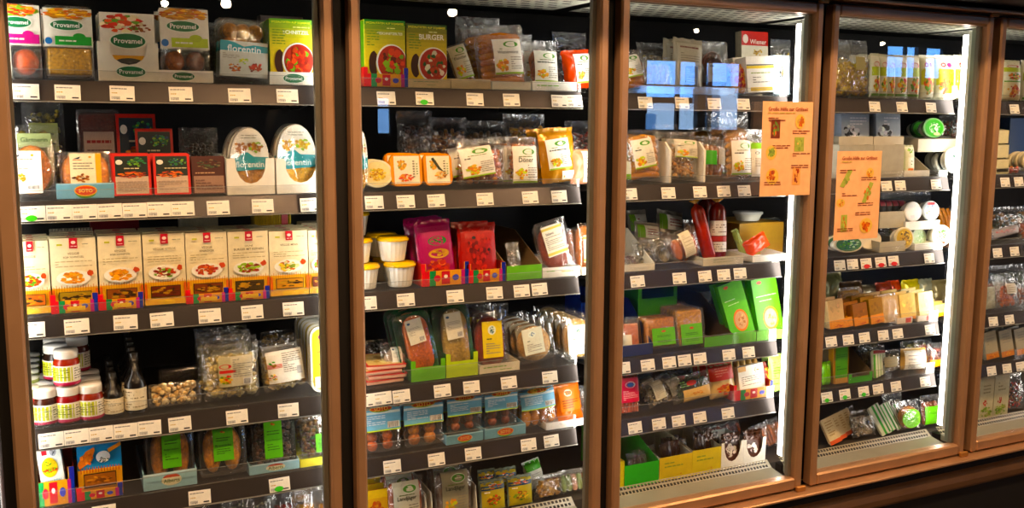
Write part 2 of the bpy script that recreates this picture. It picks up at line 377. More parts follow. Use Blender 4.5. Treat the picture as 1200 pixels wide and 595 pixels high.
def blister(r, w, h, d, food=None, shell='2a2622', r_=.012, labels=(), clear=True, film='shell', inset=.06, fbox=(.06, .05, .94, .95), rim=None):
    """thermoformed pack: rimmed back shell, food pieces, film lid, printed labels (u0,v0,u1,v1,fn[,roll])"""
    MB().loft([rr(w, h, r_, .003), rr(w, h, r_, .004), rr(w*(1-inset), h*(1-inset), r_, .0045, cz=h/2), rr(w*(1-inset*2.2), h*(1-inset*2), r_, d, cz=h/2)], shell, c0=False, smooth=True).build('tray', 'plastic' if not clear else 'shell', r)
    if food:
        kind, cols, n = food[:3]; u0, v0, u1, v1 = fbox; e = empty('contents', ((u0+u1)/2*w-w/2, 0, v0*h)); e.parent = r
        before = set(); foods(e, kind, (u1-u0)*w, (v1-v0)*h, d, cols, n, *(food[3:]))
        # lift the food pieces to be direct parts
        off = e.location.copy()
        for ch in list(e.children): ch.parent = r; ch.location = off
        bpy.data.objects.remove(e)
    rnd = random.Random(int(w*1e6)); ph = rnd.uniform(0, 9)
    MB().grid(lambda u, v: ((u-.5)*w*.985, .002-.0045*(1-abs(2*u-1)**4)*(1-abs(2*v-1)**4)+.0008*math.sin(u*31+v*17+ph)*math.sin(v*23+ph), .0075*h+v*h*.985), 14, 16, 'ffffff').build('film_lid', film, r)
    for i, L in enumerate(labels):
        u0, v0, u1, v1, fn = L[:5]; a = Art((u1-u0)*w, (v1-v0)*h, seed=i+int(w*1e5)); fn(a)
        a.build('label', r, ((u0+u1)/2*w-w/2, -.0040-.0004*i, v0*h), (0, R_(L[5]) if len(L) > 5 else 0, 0))
def bag(r, w, h, d, food=None, labels=(), fbox=(.1, .04, .9, .8), film='film', col='ffffff', mat=None, crimp=.12, solid=None, art=None):
    rnd = random.Random(int(w*1e6+h*1e5)); ph = [rnd.uniform(0, 6.3) for _ in range(4)]
    def prof(u, v):
        vv = min(1, v/(1-crimp)); k = max(0, 1-abs(2*u-1)**2.6)*max(0, 1-abs(2*vv-1)**3.2); return math.sqrt(max(k, 0))
    def wr(u, v, a): return a*(math.sin(u*19+ph[0]+4*math.sin(v*9+ph[1]))*math.cos(v*16+ph[2])+.6*math.sin((u+v)*33+ph[3]))
    def pt(side, u, v):
        pu = prof(u, v); x = (u-.5)*w*(1-.06*pu)+wr(v, .3, .0015)*(1 if v > .85 else .4); return (x, d/2+side*(d/2*pu)+wr(u, v, .0016), v*h+wr(u, 1-v, .001))
    m = MB(); m.grid(lambda u, v: pt(-1, u, v), 16, 20, solid or col); m.grid(lambda u, v: pt(1, u, v), 10, 12, solid or col)
    m.build('film' if not solid else 'wrapper', (mat or ('plastic' if solid else film)), r)
    if food:
        kind, cols, n = food[:3]; u0, v0, u1, v1 = fbox; e = empty('contents', ((u0+u1)/2*w-w/2, 0, v0*h)); foods(e, kind, (u1-u0)*w, (v1-v0)*h, d*.8, cols, n, *(food[3:4] or ('food',)), 3, d*.52); e.parent = r
        off = e.location.copy()
        for ch in list(e.children): ch.parent = r; ch.location = off
        bpy.data.objects.remove(e)
    for i, L in enumerate(labels):
        u0, v0, u1, v1, fn = L[:5]
        def mp(u, v, e, u0=u0, v0=v0, u1=u1, v1=v1):
            U = u0+(u1-u0)*u; V = v0+(v1-v0)*v; pu = prof(U, V); return ((U-.5)*w*(1-.06*pu), d/2-d/2*pu-.0016-e, V*h)
        a = Art((u1-u0)*w, (v1-v0)*h, mp, seed=i+int(w*1e5)); fn(a); a.build('label', r, None, (0, R_(L[5]) if len(L) > 5 else 0, 0))
def jar(r, w, h, d, fill='7c2a16', lid='e9e4da', lab=None, band='c9d23c', low='b4224a'):
    R = w/2; c = (0, R, 0)
    MB().lathe([(R*.9, .001), (R*.98, .006), (R*.98, h*.66), (R*.86, h*.74), (R*.82, h*.78)], 20, fill, org=c).build('glass_jar', 'smooth', r)
    MB().lathe([(R*.88, h*.76), (R*.92, h*.78), (R*.92, h*.95), (R*.86, h*.995)], 20, [lid, lid, 'f4f2ec'], org=c, rib=.01).build('lid', 'plastic', r)
    rl = R*.98+.0008
    def mp(u, v, e): a = math.pi*(u-.5)*1.1; return ((rl+e)*math.sin(a), R-(rl+e)*math.cos(a), h*(.06+.52*v))
    a = Art(w*1.2, h*.52, mp); a.rect(0, 0, 1, 1, 'f3efe2').rect(0, .2, .62, .93, band).rect(0, 0, 1, .13, low).para(.66, .25, .96, .9, 5, '6a6a5a').para(.08, .35, .55, .85, 4, '70802a'); a.build('label', r)
def bottle(r, w, h, d, glass='171310', lab='e9dfc2'):
    R = w/2; c = (0, R, 0)
    MB().lathe([(R*.93, .001), (R, .005), (R, h*.48), (R*.82, h*.56), (R*.42, h*.64), (R*.38, h*.86)], 20, glass, org=c).build('glass_bottle', 'smooth', r)
    MB().lathe([(R*.44, h*.84), (R*.44, h*.98), (R*.38, h)], 14, '1c1a18', org=c).build('cap', 'plastic', r)
    rl = R+.0008
    def mp(u, v, e): a = math.pi*(u-.5)*1.1; return ((rl+e)*math.sin(a), R-(rl+e)*math.cos(a), h*(.06+.36*v))
    a = Art(w*1.2, h*.36, mp); a.rect(0, 0, 1, 1, lab).para(.15, .5, .85, .92, 3, '6b5c3c').para(.2, .1, .8, .35, 2, '8a7a50'); a.build('label', r)
def cup(r, w, h, d, lid='f3c62a', col='efece2'):
    R = w/2; c = (0, R, 0); n = 40
    MB().lathe([(R*.68, .001), (R*.72, .004), (R*.9, h*.84), (R*.94, h*.86)], n, col, smooth=False, org=c, rib=.035).build('cup', 'plastic', r)
    MB().lathe([(R*.97, h*.83), (R, h*.84), (R, h*.93), (R*.93, h*.94), (R*.9, h)], 28, lid, org=c).build('lid', 'plastic', r)
def disc_tub(r, w, h, d, rim='e8e4d4', art=None, face='efe6cf', side='d9d4c4'):
    R = w/2; k = h/w
    m = MB(); m.lathe([(R*.8, d), (R*.88, .012), (R*.92, .009)], 28, side, ax='y'); m.build('tub', 'plastic', r, (0, 0, h/2))
    m = MB(); m.lathe([(R*.97, .011), (R, .009), (R, .002), (R*.96, 0), (R*.86, .0012), (R*.84, .0016)], 28, [rim]*5, ax='y'); o = m.build('lid', 'plastic', r, (0, 0, h/2)); 
    if art:
        a = Art(w*.84, h*.84); a.ell(.5, .5, .5, .5, face, 26); art(a); a.build('printed_lid', r, (0, 0, h*.08))
    for ch in r.children:
        if ch.name.startswith(('tub', 'lid')): ch.scale = (1, 1, k)
def orange_tub(r, w, h, d, col='e8931c', art=None):
    MB().loft([rr(w*.84, h*.84, .014, d, cz=h/2), rr(w*.92, h*.92, .014, .012, cz=h/2), rr(w*.92, h*.92, .014, .010, cz=h/2)], col, smooth=True).build('tub', 'plastic', r)
    MB().loft([rr(w, h, .016, .012), rr(w, h, .016, .002), rr(w*.97, h*.97, .015, 0, cz=h/2), rr(w*.9, h*.9, .012, .0006, cz=h/2)], col, smooth=False).build('lid', 'plastic', r)
    if art: a = Art(w*.8, h*.84); art(a); a.build('printed_lid', r, (0, -.0004, h*.08))
def oval_pack(r, w, h, d, cols=('b98a2c',), art=None):
    def ov(k, y): return [(w/2*k*math.cos(2*math.pi*i/36), y, h/2+h/2*k*math.sin(2*math.pi*i/36)*(1 if math.sin(2*math.pi*i/36) > 0 else 1)) for i in range(36)]
    MB().loft([ov(.99, .003), ov(1, .006), ov(.96, .010), ov(.86, d)], 'dcd6c6', smooth=True).build('shell', 'plastic', r)
    a = Art(w*.98, h*.98); a.ell(.5, .5, .5, .5, cols[0], 40).blobs(.5, .2, .36, .17, cols, 30, .12)
    a.build('filling', r, (0, .0028, h*.01), mat='food')
    a = Art(w*.98, h*.98); a.poly([(.5+.5*math.cos(R_(t)), .5+.5*math.sin(R_(t))) for t in range(-14, 195, 8)], 'f3efe4'); art(a); a.build('sleeve', r, (0, .0014, h*.01))
    MB().loft([ov(.95, -.003), ov(1.0, .003)], 'ffffff', c1=False, smooth=True).build('clear_cover', 'shell', r)
def salami(r, w, h, d, col='7c1c18', lab=True):
    R = w/2; c = (0, R, 0)
    MB().lathe([(R*.12, 0), (R*.5, .004), (R*.85, .012), (R, .024), (R, h-.03), (R*.8, h-.016), (R*.3, h-.008), (R*.16, h)], 16, col, org=c).build('sausage', 'smooth', r)
    if lab:
        rl = R+.0008
        def mp(u, v, e): a = math.pi*(u-.5)*1.15; return ((rl+e)*math.sin(a), R-(rl+e)*math.cos(a), h*(.18+.5*v))
        a = Art(w, h*.5, mp); a.rect(0, 0, 1, .32, 'eee6dc').rect(0, .34, 1, .5, 'c0392b').rect(0, .52, 1, 1, 'eee6dc').para(.15, .05, .85, .28, 3).para(.15, .6, .85, .9, 4, '5a2a20'); a.build('label', r)
    MB().lathe([(R*.2, h-.004), (R*.9, h+.008)], 10, 'c98a3a', org=c).build('tied_end', 'foil', r)
def flatpack(r, w, h, d, col='f1c23c', art=None, mat='print'):
    """thin vacuum pack standing upright"""
    MB().loft([rr(w, h, .004, .001), rr(w*.99, h*.99, .004, 0, cz=h/2), rr(w*.92, h*.92, .006, -.0, cz=h/2)][:2]+[rr(w, h, .004, d*.4), rr(w*.9, h*.9, .004, d, cz=h/2)], col).build('pack', mat, r)
    if art: a = Art(w, h, seed=int(w*1e5+h*1e4)); art(a); a.build('label', r, (0, -.0003, 0))
def pouch(r, w, h, d, col='c8952c', labels=(), mat='foil', food=None):
    bag(r, w, h, d, solid=col, mat=mat, labels=labels, crimp=.08, food=food)
# ---------------------------------------------------------------- recurring print
GRN, RED_, TEAL, WH = '1a6d3d', 'c8202c', '1d9aa6', 'f1ece0'
MEAT = ['a4491c', 'c4641f', '8a3a16', 'd98a3a']; SALAD = ['4f8f2a', '9ac23c', 'c8321e', 'e8c03c']; TOM = ['d8321c', 'f06a1e', 'e8a02c', '7aa22c']
def prov(name_cols, band, low, sun='d89a1e', text='Provamel', bt=True):
    def f(a):
        a.rect(0, .0, 1, 1, 'e9e4d6').blobs(.5, .86, .55, .16, name_cols, 60, .13)
        a.oval_logo(text, .47, .56, .33, .13)
        a.rect(.22, .04, .97, .27, band); a.ell(.72, .27, .13, .09, vary(band, .2)); a.ell(.09, .14, .075, .09, '3b76b8')
        a.para(.3, .1, .65, .2, 1, 'e8e8d8')
    return f
def green_oval_label(t, pic=('e0a83a', 'b8c83a', 'd07a2a'), c='f0ece0', lw=.75):
    def f(a):
        a.rect(0, 0, 1, 1, c); a.ell(.62, .84, .28, .1, 'dfe6c8').ell(.62, .84, .26, .085, '4f8f2c').para(.48, .82, .78, .87, 1, 'dfe8c0'); a.text(t, .5, .62, lw, '26301e') if t else a.para(.1, .58, .9, .68, 1, '26301e')
        a.para(.2, .68, .8, .74, 1, '6a7a3a'); a.blobs(.3, .25, .26, .17, pic, 18, .2); a.para(.55, .12, .95, .5, 6); a.rect(0, 0, 1, .05, '9ab83c')
    return f
def white_label(t=None, tc='2a3a5a', pic=None, c='f2eee2', strip=None, bar=True):
    def f(a):
        a.rect(0, 0, 1, 1, c)
        if strip: a.rect(0, .9, 1, 1, strip); a.rect(0, 0, 1, .06, strip)
        if t: a.text(t, .5, .78, .7, tc)
        a.ell(.2, .85, .1, .05, '3a5a7a'); a.para(.1, .35, .9, .68, 7)
        if pic: a.blobs(.35, .2, .28, .14, pic, 16, .2)
        if bar: a.bar(.62, .06, .92, .24)
    return f
def soto_top(t=''):
    def f(a):
        a.rect(0, 0, 1, 1, '7fb9d8'); a.blobs(.5, .94, 1, .06, ['d8481c', 'e8a02c', '5d9a2c'], 30, .1); a.rect(0, 0, 1, .05, 'b8d83c'); a.rect(0, .7, 1, .8, 'd8e8e8')
        a.soto(.5, .9, .3, .1); (a.text(t, .5, .75, .6, '2a5a7a') if t else 0); a.para(.08, .25, .6, .65, 5, 'e8f2f6'); a.bar(.66, .12, .95, .34)
    return f
def soto_front(a): a.rect(0, 0, 1, 1, '7db3cc').rect(0, .92, 1, 1, 'a8cfe0').soto(.5, .52, .2, .36)
def green_label(t):
    def f(a): a.rect(0, 0, 1, 1, '5fb52c').ell(.45, .9, .08, .03, 'c8502c').ell(.55, .88, .07, .025, 'e08a2c'); a.text(t, .5, .48, .8, '1c4416'); a.para(.15, .2, .85, .4, 3, '2c5a1e').para(.15, .6, .85, .75, 2, '2c5a1e')
    return f
def viana(t1, t2, dish, win='6a4a26', wincols=None, base='efe2bc'):
    def f(a):
        a.rect(0, 0, 1, 1, base); a.rect(0, 0, 1, .32, 'e8b23c')
        for i in range(17): a.rect(.03+i*.058, .24, .045+i*.058, .36 if i % 2 else .34, 'd8842a')
        a.rect(0, .08, .06, .3, 'd8642a').rect(.94, .08, 1, .3, 'd8642a')
        a.rect(.14, .11, .86, .27, '3a2c18').rect(.16, .12, .84, .26, win); a.blobs(.5, .19, .33, .06, wincols or [win, 'a8763a', '4a3218'], 20, .2)
        a.rect(.42, .86, .6, 1, 'c01c2c'); a.ell(.51, .94, .05, .022, 'f4dcd0'); a.para(.45, .875, .58, .9, 1, 'f4dcd0')
        a.rect(.15, .9, .27, .925, 'b8b83a'); a.para(.7, .9, .9, .93, 1, '9a9a80')
        a.text(t1, .5, .79, .6, '5a4a2c', mh=.032); (a.text(t2, .5, .738, .75, '5a4a2c', mh=.032) if t2 else 0); a.para(.1, .6, .9, .7, 3, 'b8a880')
        a.dish(.48, .46, .3, .085, dish, 'f6f0e0', 30); a.ell(.85, .52, .07, .04, 'c8502c', 14, .25)
        a.rect(.3, .01, .7, .07, 'f0c23c')
    return f
def schnitzel_art(t, cols, top='5f9a1e'):
    def f(a):
        n = 14
        for i in range(n):
            k = i/(n-1); a.poly([(0, i/n), (1, i/n), (1, (i+1)/n+.001), (0, (i+1)/n+.001)], (C('f2d21c')[0]*(1-k**2.6)+C(top)[0]*k**2.6, C('f2d21c')[1]*(1-k**2.6)+C(top)[1]*k**2.6, .02, 1), True)
        a.l += 1; a.text('SPEZIALITÄTEN AUF SOJABASIS', .5, .95, .92, 'f0e84a'); a.text(t, .62, .8, .62, 'f8f4e0')
        a.para(.55, .86, .95, .9, 1, 'e8e890').para(.06, .6, .36, .85, 6, '6a8a1c')
        a.poly([(.24+.14*math.cos(R_(q))-.0, .34+.19*math.sin(R_(q))) for q in range(90, 271, 15)]+[(.3, .2), (.27, .34), (.3, .48)], '3a1c0e')
        a.ell(.66, .36, .38, .28, 'f0f0e0', 30); a.ell(.67, .36, .35, .26, 'b4301c', 30); a.blobs(.67, .36, .31, .22, cols, 40, .17)
        a.rect(0, 0, 1, .05, 'e8c81c')
    return f
# ---------------------------------------------------------------- the shop around
def struct(o): o['kind'] = 'structure'; return o
X0, X1, Y0, Y1, ZC = -6.0, 16.0, -9.6, .75, 3.25
struct(MB().box(X0, Y0, -.1, X1, Y1, 0, '4a3c30').build('floor', 'dark'))
struct(MB().box(X0, Y0, ZC, X1, Y1, ZC+.1, '2a2420').build('ceiling', 'dark'))
struct(MB().box(X0, Y1, 0, X1, Y1+.1, ZC, '1e1814').build('wall_back', 'dark'))
struct(MB().box(X0-.1, Y0, 0, X0, Y1, ZC, '2a2018').build('wall_left', 'dark'))
struct(MB().box(X1, Y0, 0, X1+.1, Y1, ZC, '2a2018').build('wall_right', 'dark'))
# shop front behind the photographer, with the windows that the door glass mirrors
def mir(px, py): p = at(px, py, -.22-Y0); return p.x, p.z
wins = []
for a, b, t, u in ((757, 868, 66, 152), (1040, 1105, 50, 92), (440, 460, 108, 156)):
    xa, zt = mir(a, t); xb, zb_ = mir(b, u); wins.append((xa, max(.9, zb_), xb, min(zt, ZC-.15)))
wins.sort(); x = X0
m = MB()
for xa, za, xb, zb_ in wins:
    m.box(x, Y0-.1, 0, xa, Y0, ZC, '241a14').box(xa, Y0-.1, 0, xb, Y0, za, '241a14').box(xa, Y0-.1, zb_, xb, Y0, ZC, '241a14'); x = xb
m.box(x, Y0-.1, 0, X1, Y0, ZC, '241a14'); struct(m.build('wall_front', 'dark'))
for i, (xa, za, xb, zb_) in enumerate(wins):
    f = struct(MB().box(xa, Y0-.06, zb_-.05, xb, Y0-.01, zb_, '30302e').build('window_%d' % (i+1), 'paint'))
    n = 3 if xb-xa > 1 else 1
    for k in range(n+1):
        xx = xa+(xb-xa)*k/n; MB().box(xx-.03, Y0-.06, za, xx+.03, Y0-.01, zb_-.05, '30302e').build('window_frame', 'paint', f)
    if n > 1: MB().box(xa+(xb-xa)*.52, Y0-.07, za, xa+(xb-xa)*.61, Y0+.02, zb_, '4a4038').build('window_post', 'paint', f)
    MB().box(xa, Y0-.06, za+(zb_-za)*.6, xb, Y0-.03, za+(zb_-za)*.6+.03, '30302e').build('window_bar', 'paint', f)
    MB().box(xa, Y0-.045, za, xb, Y0-.04, zb_-.05, 'ffffff').build('window_pane', 'lip', f)
m = MB(); rq = random.Random(5)          # the street in daylight beyond the windows
yo = Y0-1.2
m.add([(X0, yo, 2.0), (X1, yo, 2.0), (X1, yo, 4.2), (X0, yo, 4.2)], [[0, 1, 2, 3]], (.12, .38, .95, 1))
x = X0
while x < X1:
    wd = rq.uniform(.35, .9); h_ = rq.uniform(1.7, 2.25); c = rq.choice([(.05, .13, .3, 1), (.10, .22, .45, 1), (.03, .07, .14, 1), (.2, .32, .5, 1), (.3, .36, .44, 1)])
    m.box(x, yo+.05, -.1, x+wd, yo+.3, h_, c); x += wd
struct(m.build('outside_street', 'outside'))
def lamp_xyz(px, py, z):
    Y = 1.0
    for _ in range(40): Y += (z-at(px, py, Y).z)*3
    p = at(px, py, Y); return p.x, -.22-Y, p.z
lamps = [lamp_xyz(530, 16, 2.45), lamp_xyz(816, 37, 2.6), lamp_xyz(1034, 52, 2.6), lamp_xyz(265, 6, 2.4), lamp_xyz(193, 6, 2.4)]+[(x, y, z) for x, y, z, p in SPOTS]
for i, (x, y, z) in enumerate(lamps):
    t = empty('ceiling_lamp', (x, y, z)); zc = ZC-z; bs = .75 if i in (0, 3) else .55 if i < 5 else 1.0
    MB().lathe([(.02, zc), (.02, .06), (.065*bs, .055), (.085*bs, .03), (.075*bs, .03), (.06*bs, .04)], 16, '2a2a2a').build('lamp_housing', 'metal', t)
    MB().blob((0, 0, .01), (.05*bs, .05*bs, .045*bs), 'ffffff', 12, 6).build('bulb', 'spot', t)
    tag(t, f"small round ceiling spotlight of the shop, {['mirrored in the second door', 'mirrored high in the third door', 'mirrored high in the fourth door', 'mirrored at the top of the first door', 'mirrored beside the first lamp of the first door', 'above the first door', 'above the second door', 'above the third door', 'above the fourth door', 'behind the photographer, nearer', 'behind the photographer, farther'][i]}", 'lamp', 'shop ceiling spotlights')

# ---------------------------------------------------------------- the refrigerated cabinet
cab = empty('refrigerated_cabinet', (0, 0, 0))
tag(cab, 'long brown upright chiller cabinet with five glass doors and a dark plinth', 'refrigerator')
XL, XR = XB[0]-.03, XB[5]+.9
BRZ, BRD = 'bd977a', '5a3824'
MB().box(XL, .52, .3, XR, .56, 1.96, '14110f').build('back_panel', 'dark', cab)
MB().box(XL-.04, -.09, 0, XL, .56, 1.96, '241a14').build('end_panel', 'dark', cab)
MB().box(XR, -.09, 0, XR+.04, .56, 1.96, '241a14').build('end_panel', 'dark', cab)
MB().box(XL, .035, .46, XR, .52, .4925, '3a3632').build('deck_panel', 'dark', cab)
MB().box(XL, -.09, 1.895, XR, .52, 1.96, '040404').build('roof_panel', 'dark', cab)
MB().box(XL-.04, -.30, 1.925, XR+.04, -.09, 2.35, '20120e', .004).build('canopy', 'metal', cab)
MB().box(XL-.04, -.15, 1.902, XR+.04, -.09, 1.913, BRZ, .003).build('top_trim', 'metal', cab)
MB().box(XL-.04, -.165, .455, XR+.04, -.095, .4650, BRZ, .003).build('sill_trim', 'metal', cab)
MB().box(XL-.04, -.12, .12, XR+.04, -.085, .4545, '0c0a09').build('kick_plate', 'dark', cab)
MB().loft([[(x, -.125-.018*math.cos(R_(a)), .381+.032*math.sin(R_(a))) for a in (90, 60, 35, 0, -35, -60, -90)]+[(x, -.1202, .349), (x, -.1202, .413)] for x in (XL-.04, XR+.04)], '7c604c', smooth=False).build('bumper_rail', 'metal', cab)
MB().box(XL, -.085, .12, XR, .52, .46, '0c0a09').build('base_box', 'dark', cab)
MB().box(XL, -.02, 0, XR, .45, .12, '0c0a09').build('plinth', 'dark', cab)
def perforated(L, rows, pitch, hw, rowh, slot, stagger, fn, col, z0=0):
    """strip of sheet with real slots; fn maps (s along, t across) to a point"""
    m = MB()
    def q(s0, t0, s1, t1): m.add([fn(s0, t0), fn(s1, t0), fn(s1, t1), fn(s0, t1)], [[0, 1, 2, 3]], col)
    for r in range(rows):
        t0 = r*rowh; q(0, t0, L, t0+(rowh-slot)/2); q(0, t0+(rowh+slot)/2, L, t0+rowh)
        s = stagger*(r % 2)*pitch+pitch*.2; a = 0
        while s+hw < L-.004: q(a, t0+(rowh-slot)/2, s, t0+(rowh+slot)/2); a = s+hw; s += pitch
        q(a, t0+(rowh-slot)/2, L, t0+(rowh+slot)/2)
    return m
for i in range(5):
    xa, xb = XB[i]+.024, XB[i+1]-.024; L = xb-xa
    perforated(L, 6, 0.040, .026, .040, .0135, .5, lambda s, t: (xa+s, -.0815+t, 1.863), 'dcdccc').build('perforated_ceiling', 'paint', cab)
    MB().box(xa, -.0858, 1.863, xb, -.082, 1.892, '8a8a80').build('air_duct_edge', 'paint', cab)
    perforated(L, 2, .0120, .0078, .0145, .0085, 0, lambda s, t: (xa+s, -.0025+t*.80, .4943+t*.62), '9a917a').build('air_return_grille', 'paint', cab)
    MB().box(xa, .006, .465, xb, .034, .490, '050505').build('grille_shadow_box', 'dark', cab)
    MB().prismx([(-.085, .472), (-.002, .474), (-.002, .4938), (-.085, .480)], xa, xb, '8a8472').build('light_sill', 'paint', cab)
for i in range(6):
    x = XB[i]
    MB().box(x-.020, -.086, .492, x+.020, -.050, 1.895, '7d8478', .002).build('mullion', 'paint', cab)
    MB().box(x-.0325 if i else x-.02, -.0872, .4775, x+.0325, -.0862, 1.8945, '120f0e').build('gap_shade_strip', 'dark', cab)  # black strip added over the mullion for the shade in the door gaps
    wq = .4 if i in (1, 2) else 1.0
    MB().box(x-.017*wq, -.050, .53, x+.017*wq, -.036, 1.855, 'd8d8d0', .002).build('lamp_holder', 'paint', cab)
    MB().loft([[(x+px_*wq, y_, z) for px_, y_ in ((-.0165, -.036), (-.018, -.028), (-.015, -.016), (-.007, -.010), (.007, -.010), (.015, -.016), (.018, -.028), (.0165, -.036))] for z in (.54, 1.845)], 'ffffff').build('lamp_tube', 'tube', cab)
# ---------------------------------------------------------------- doors
RO = [.572, 1.277, 1.982, 2.687, 3.392, 4.097]
DN = ['first', 'second', 'third', 'fourth', 'fifth']
def bar_frame(x0, z0, x1, z1, y0=-.130, y1=-.092, b=.005): return MB().box(x0, y0, z0, x1, y1, z1, BRZ, b)
for i in range(5):
    xr = RO[i]; xl = (RO[i-1]+.035) if i else -.098; st = .026; zt, zb_ = 1.893, .470
    d = empty('glass_door', (xl, -.092, zb_))
    tag(d, f"brown-framed glass fridge door, {['with cream burger-style cartons behind, at the left end', 'second from the left, wider gold edge beside it', 'third from the left, blue window mirrored in it', 'fourth from the left, notice hanging at its left edge', 'last at the right end, cut by the photo edge'][i]}", 'door', 'glass doors of the chiller')
    o = (xl, -.092, zb_)
    P = lambda m, n, mat='metal': m.build(n, mat, d, (-o[0], -o[1], -o[2]))
    P(bar_frame(xl, zb_, xl+(st if i else .034), zt), 'stile'); P(bar_frame(xr-st, zb_, xr, zt), 'stile')
    ll = xl+(st if i else .034)
    P(bar_frame(ll+.0002, zt-.030, xr-st-.0002, zt), 'top_rail'); P(bar_frame(ll+.0002, zb_, xr-st-.0002, zb_+.036), 'bottom_rail')
    P(MB().box(ll, -.114, zb_+.037, xr-st, -.108, zt-.031, 'ffffff'), 'glass_pane', 'glass')
    for (a, b) in ((ll+.0003, ll+.006), (xr-st-.012, xr-st-.0003)):
        P(MB().box(a, -.1075, zb_+.037, b, -.094, zt-.031, '6a655a'), 'glass_spacer', 'paint')
    P(MB().box(xl+.004, -.0915, zb_+.01, xl+.016, -.0885, zt-.01, '1a1817'), 'gasket', 'dark'); P(MB().box(xr-.018, -.0915, zb_+.01, xr-.004, -.0885, zt-.01, '1a1817'), 'gasket', 'dark')
    P(MB().box(xr-.028, -.142, zb_-.0045, xr+.006, -.131, zb_+.012, 'b98858', .002), 'hinge')
    P(MB().box(xr-.028, -.142, zt-.002, xr+.006, -.131, zt+.008, 'b98858', .002), 'hinge')

# ---------------------------------------------------------------- shelves with their price rails
SN = ['top', 'second', 'third', 'fourth', 'fifth']
TILT = math.atan2(.010, .042)
def rail_face(s, t):  # t 0..1 up the rail: (y, z)
    return -.006+.010*t, SHELF[s]-.044+.042*t
for i in range(5):
    xa, xb = XB[i]+.022, XB[i+1]-.022
    for s in range(5):
        z = SHELF[s]; o = empty('shelf', (xa, .0, z-.014))
        tag(o, f"dark shelf with a price rail along its edge, {SN[s]} one behind the {DN[i]} door", 'shelf', 'shelves of the chiller')
        B = lambda m, n, mat: m.build(n, mat, o, (-xa, 0, -(z-.014)))
        B(MB().box(xa, .008, z-.014, xb, .46, z-.0006, '1c1917', .001), 'shelf_plate', 'paint')
        B(MB().prismx([(-.006, z-.044), (.004, z-.002), (.0075, z-.002), (-.002, z-.044)], xa, xb, '4a4340'), 'price_rail', 'rail')
        B(MB().prismx([(-.0085, z-.0465), (-.0085, z-.0445), (.006, z-.0445), (.006, z-.0465)], xa, xb, 'b8b4aa'), 'rail_edge', 'rail')
        lh = .020 if s < 3 else .036
        B(MB().box(xa, .0035, z-.0015, xb, .0045, z+lh, 'ffffff'), 'clear_lip', 'lip'); B(MB().box(xa, .0035, z+lh+.0001, xb, .0045, z+lh+.0009, '9a9a92'), 'lip_edge', 'plastic')
        for q in (xa+.004, xb-.008):
            B(MB().prismx([(.02, z-.0145), (.5, z-.0145), (.5, z-.05), (.40, z-.05)], q, q+.004, '3a3734'), 'bracket', 'paint')
# price tags: centre px on each rail, and the ones with a coloured sticker
TW, TH = .049, .032
def tag_mesh(kind, wd, seed):
    a = Art(wd, TH, seed=seed); m = a.mb; m.box(-wd/2, -.0001, 0, wd/2, .0006, TH, 'f2ede0')
    a.para(.06, .72, .7, .9, 1, '777777'); a.bar(.06, .08, .42, .28, '444444'); a.para(.08, .42, .5, .6, 1, 'c9a53c'); a.rect(.66, .1, .92, .2, '333333')
    if kind == 'g': a.ell(.45, .2, .22, .2, '4fc43c')
    if kind == 'r': a.ell(.5, .2, .3, .22, 'd8322c')
    return m.mesh('price_tag', 'print')
TM = {(k, n): tag_mesh(k, n, 11) for k in ' gr' for n in (.049, .046)}
TAGS = {(0, 0): [30, 79, 143, 212, 281, 337], (0, 1): ['38g', 67, 95, 122, 149, 178, 214, 256, 308, 366], (0, 2): [34, 90, 147, 190, 246, 296, 344],
 (0, 3): [60, 84, 109, 139, 167, 211, 278, 338], (0, 4): [122, 234, '328g'],
 (1, 0): [453, '498g', 557, 600, 656, 681], (1, 1): [439, 476, 512, 569, 622, 656], (1, 2): [431, 476, 534, 580, 612, 633], (1, 3): [428, 448, 471, 519, 553, 597, 645],
 (1, 4): [460, 512, 555, 620, 647], (2, 0): [757, 800, 838, 872], (2, 1): [739, 784, 821, 849, 873], (2, 2): [748, 797, 827, 849, 868], (2, 3): [731, 760, 785, 803, 821, 855, 878],
 (2, 4): [745, 773, 796, 821, 854], (3, 0): [1026, 1058, 1092], (3, 1): [1040, 1056, 1098], (3, 2): [985, 1000, '1016r', '1033r', '1048r', 1090], (3, 3): [975, 995, 1014, 1036, 1053, 1091],
 (3, 4): ['970g', '991g', '1013g', 1030, 1051, 1085], (4, 0): [1190], (4, 1): [1179, 1195], (4, 2): [1170, 1190], (4, 3): [1165, 1184], (4, 4): [1163, 1181, 1197]}
CNT = ['leftmost', 'second', 'third', 'fourth', 'fifth', 'sixth', 'seventh', 'eighth', 'ninth', 'tenth']
for (b, s), L in TAGS.items():
    lastx = -9
    for n, c in enumerate(L):
        k = c[-1] if isinstance(c, str) else ' '; px = int(c[:-1]) if isinstance(c, str) else c
        yy, zz = rail_face(s, .05); p = None
        zt = SHELF[s]-.02; py = 300
        for _ in range(6): p = at(px, py, -.006); py += (p.z-zt)*F_PX/2.6
        wd = .049 if b == 0 else .046
        x = max(p.x, lastx+wd/2+.0005, XB[b]+.022+wd/2); lastx = x+wd/2
        if x+wd/2 > XB[b+1]-.02: x = XB[b+1]-.021-wd/2
        o = bpy.data.objects.new('price_tag', TM[(k, wd)]); COL.objects.link(o)
        o.location = (x, yy-.0018, zz+random.uniform(0, .001)); o.rotation_euler = (-TILT, random.uniform(-.02, .02), 0)
        lb = f"white paper price tag{' with green sticker' if k == 'g' else ' with red sticker' if k == 'r' else ''}, {CNT[n]} on the {SN[s]} rail behind the {DN[b]} door"
        tag(o, lb, 'price tag', 'price tags in the shelf rails')
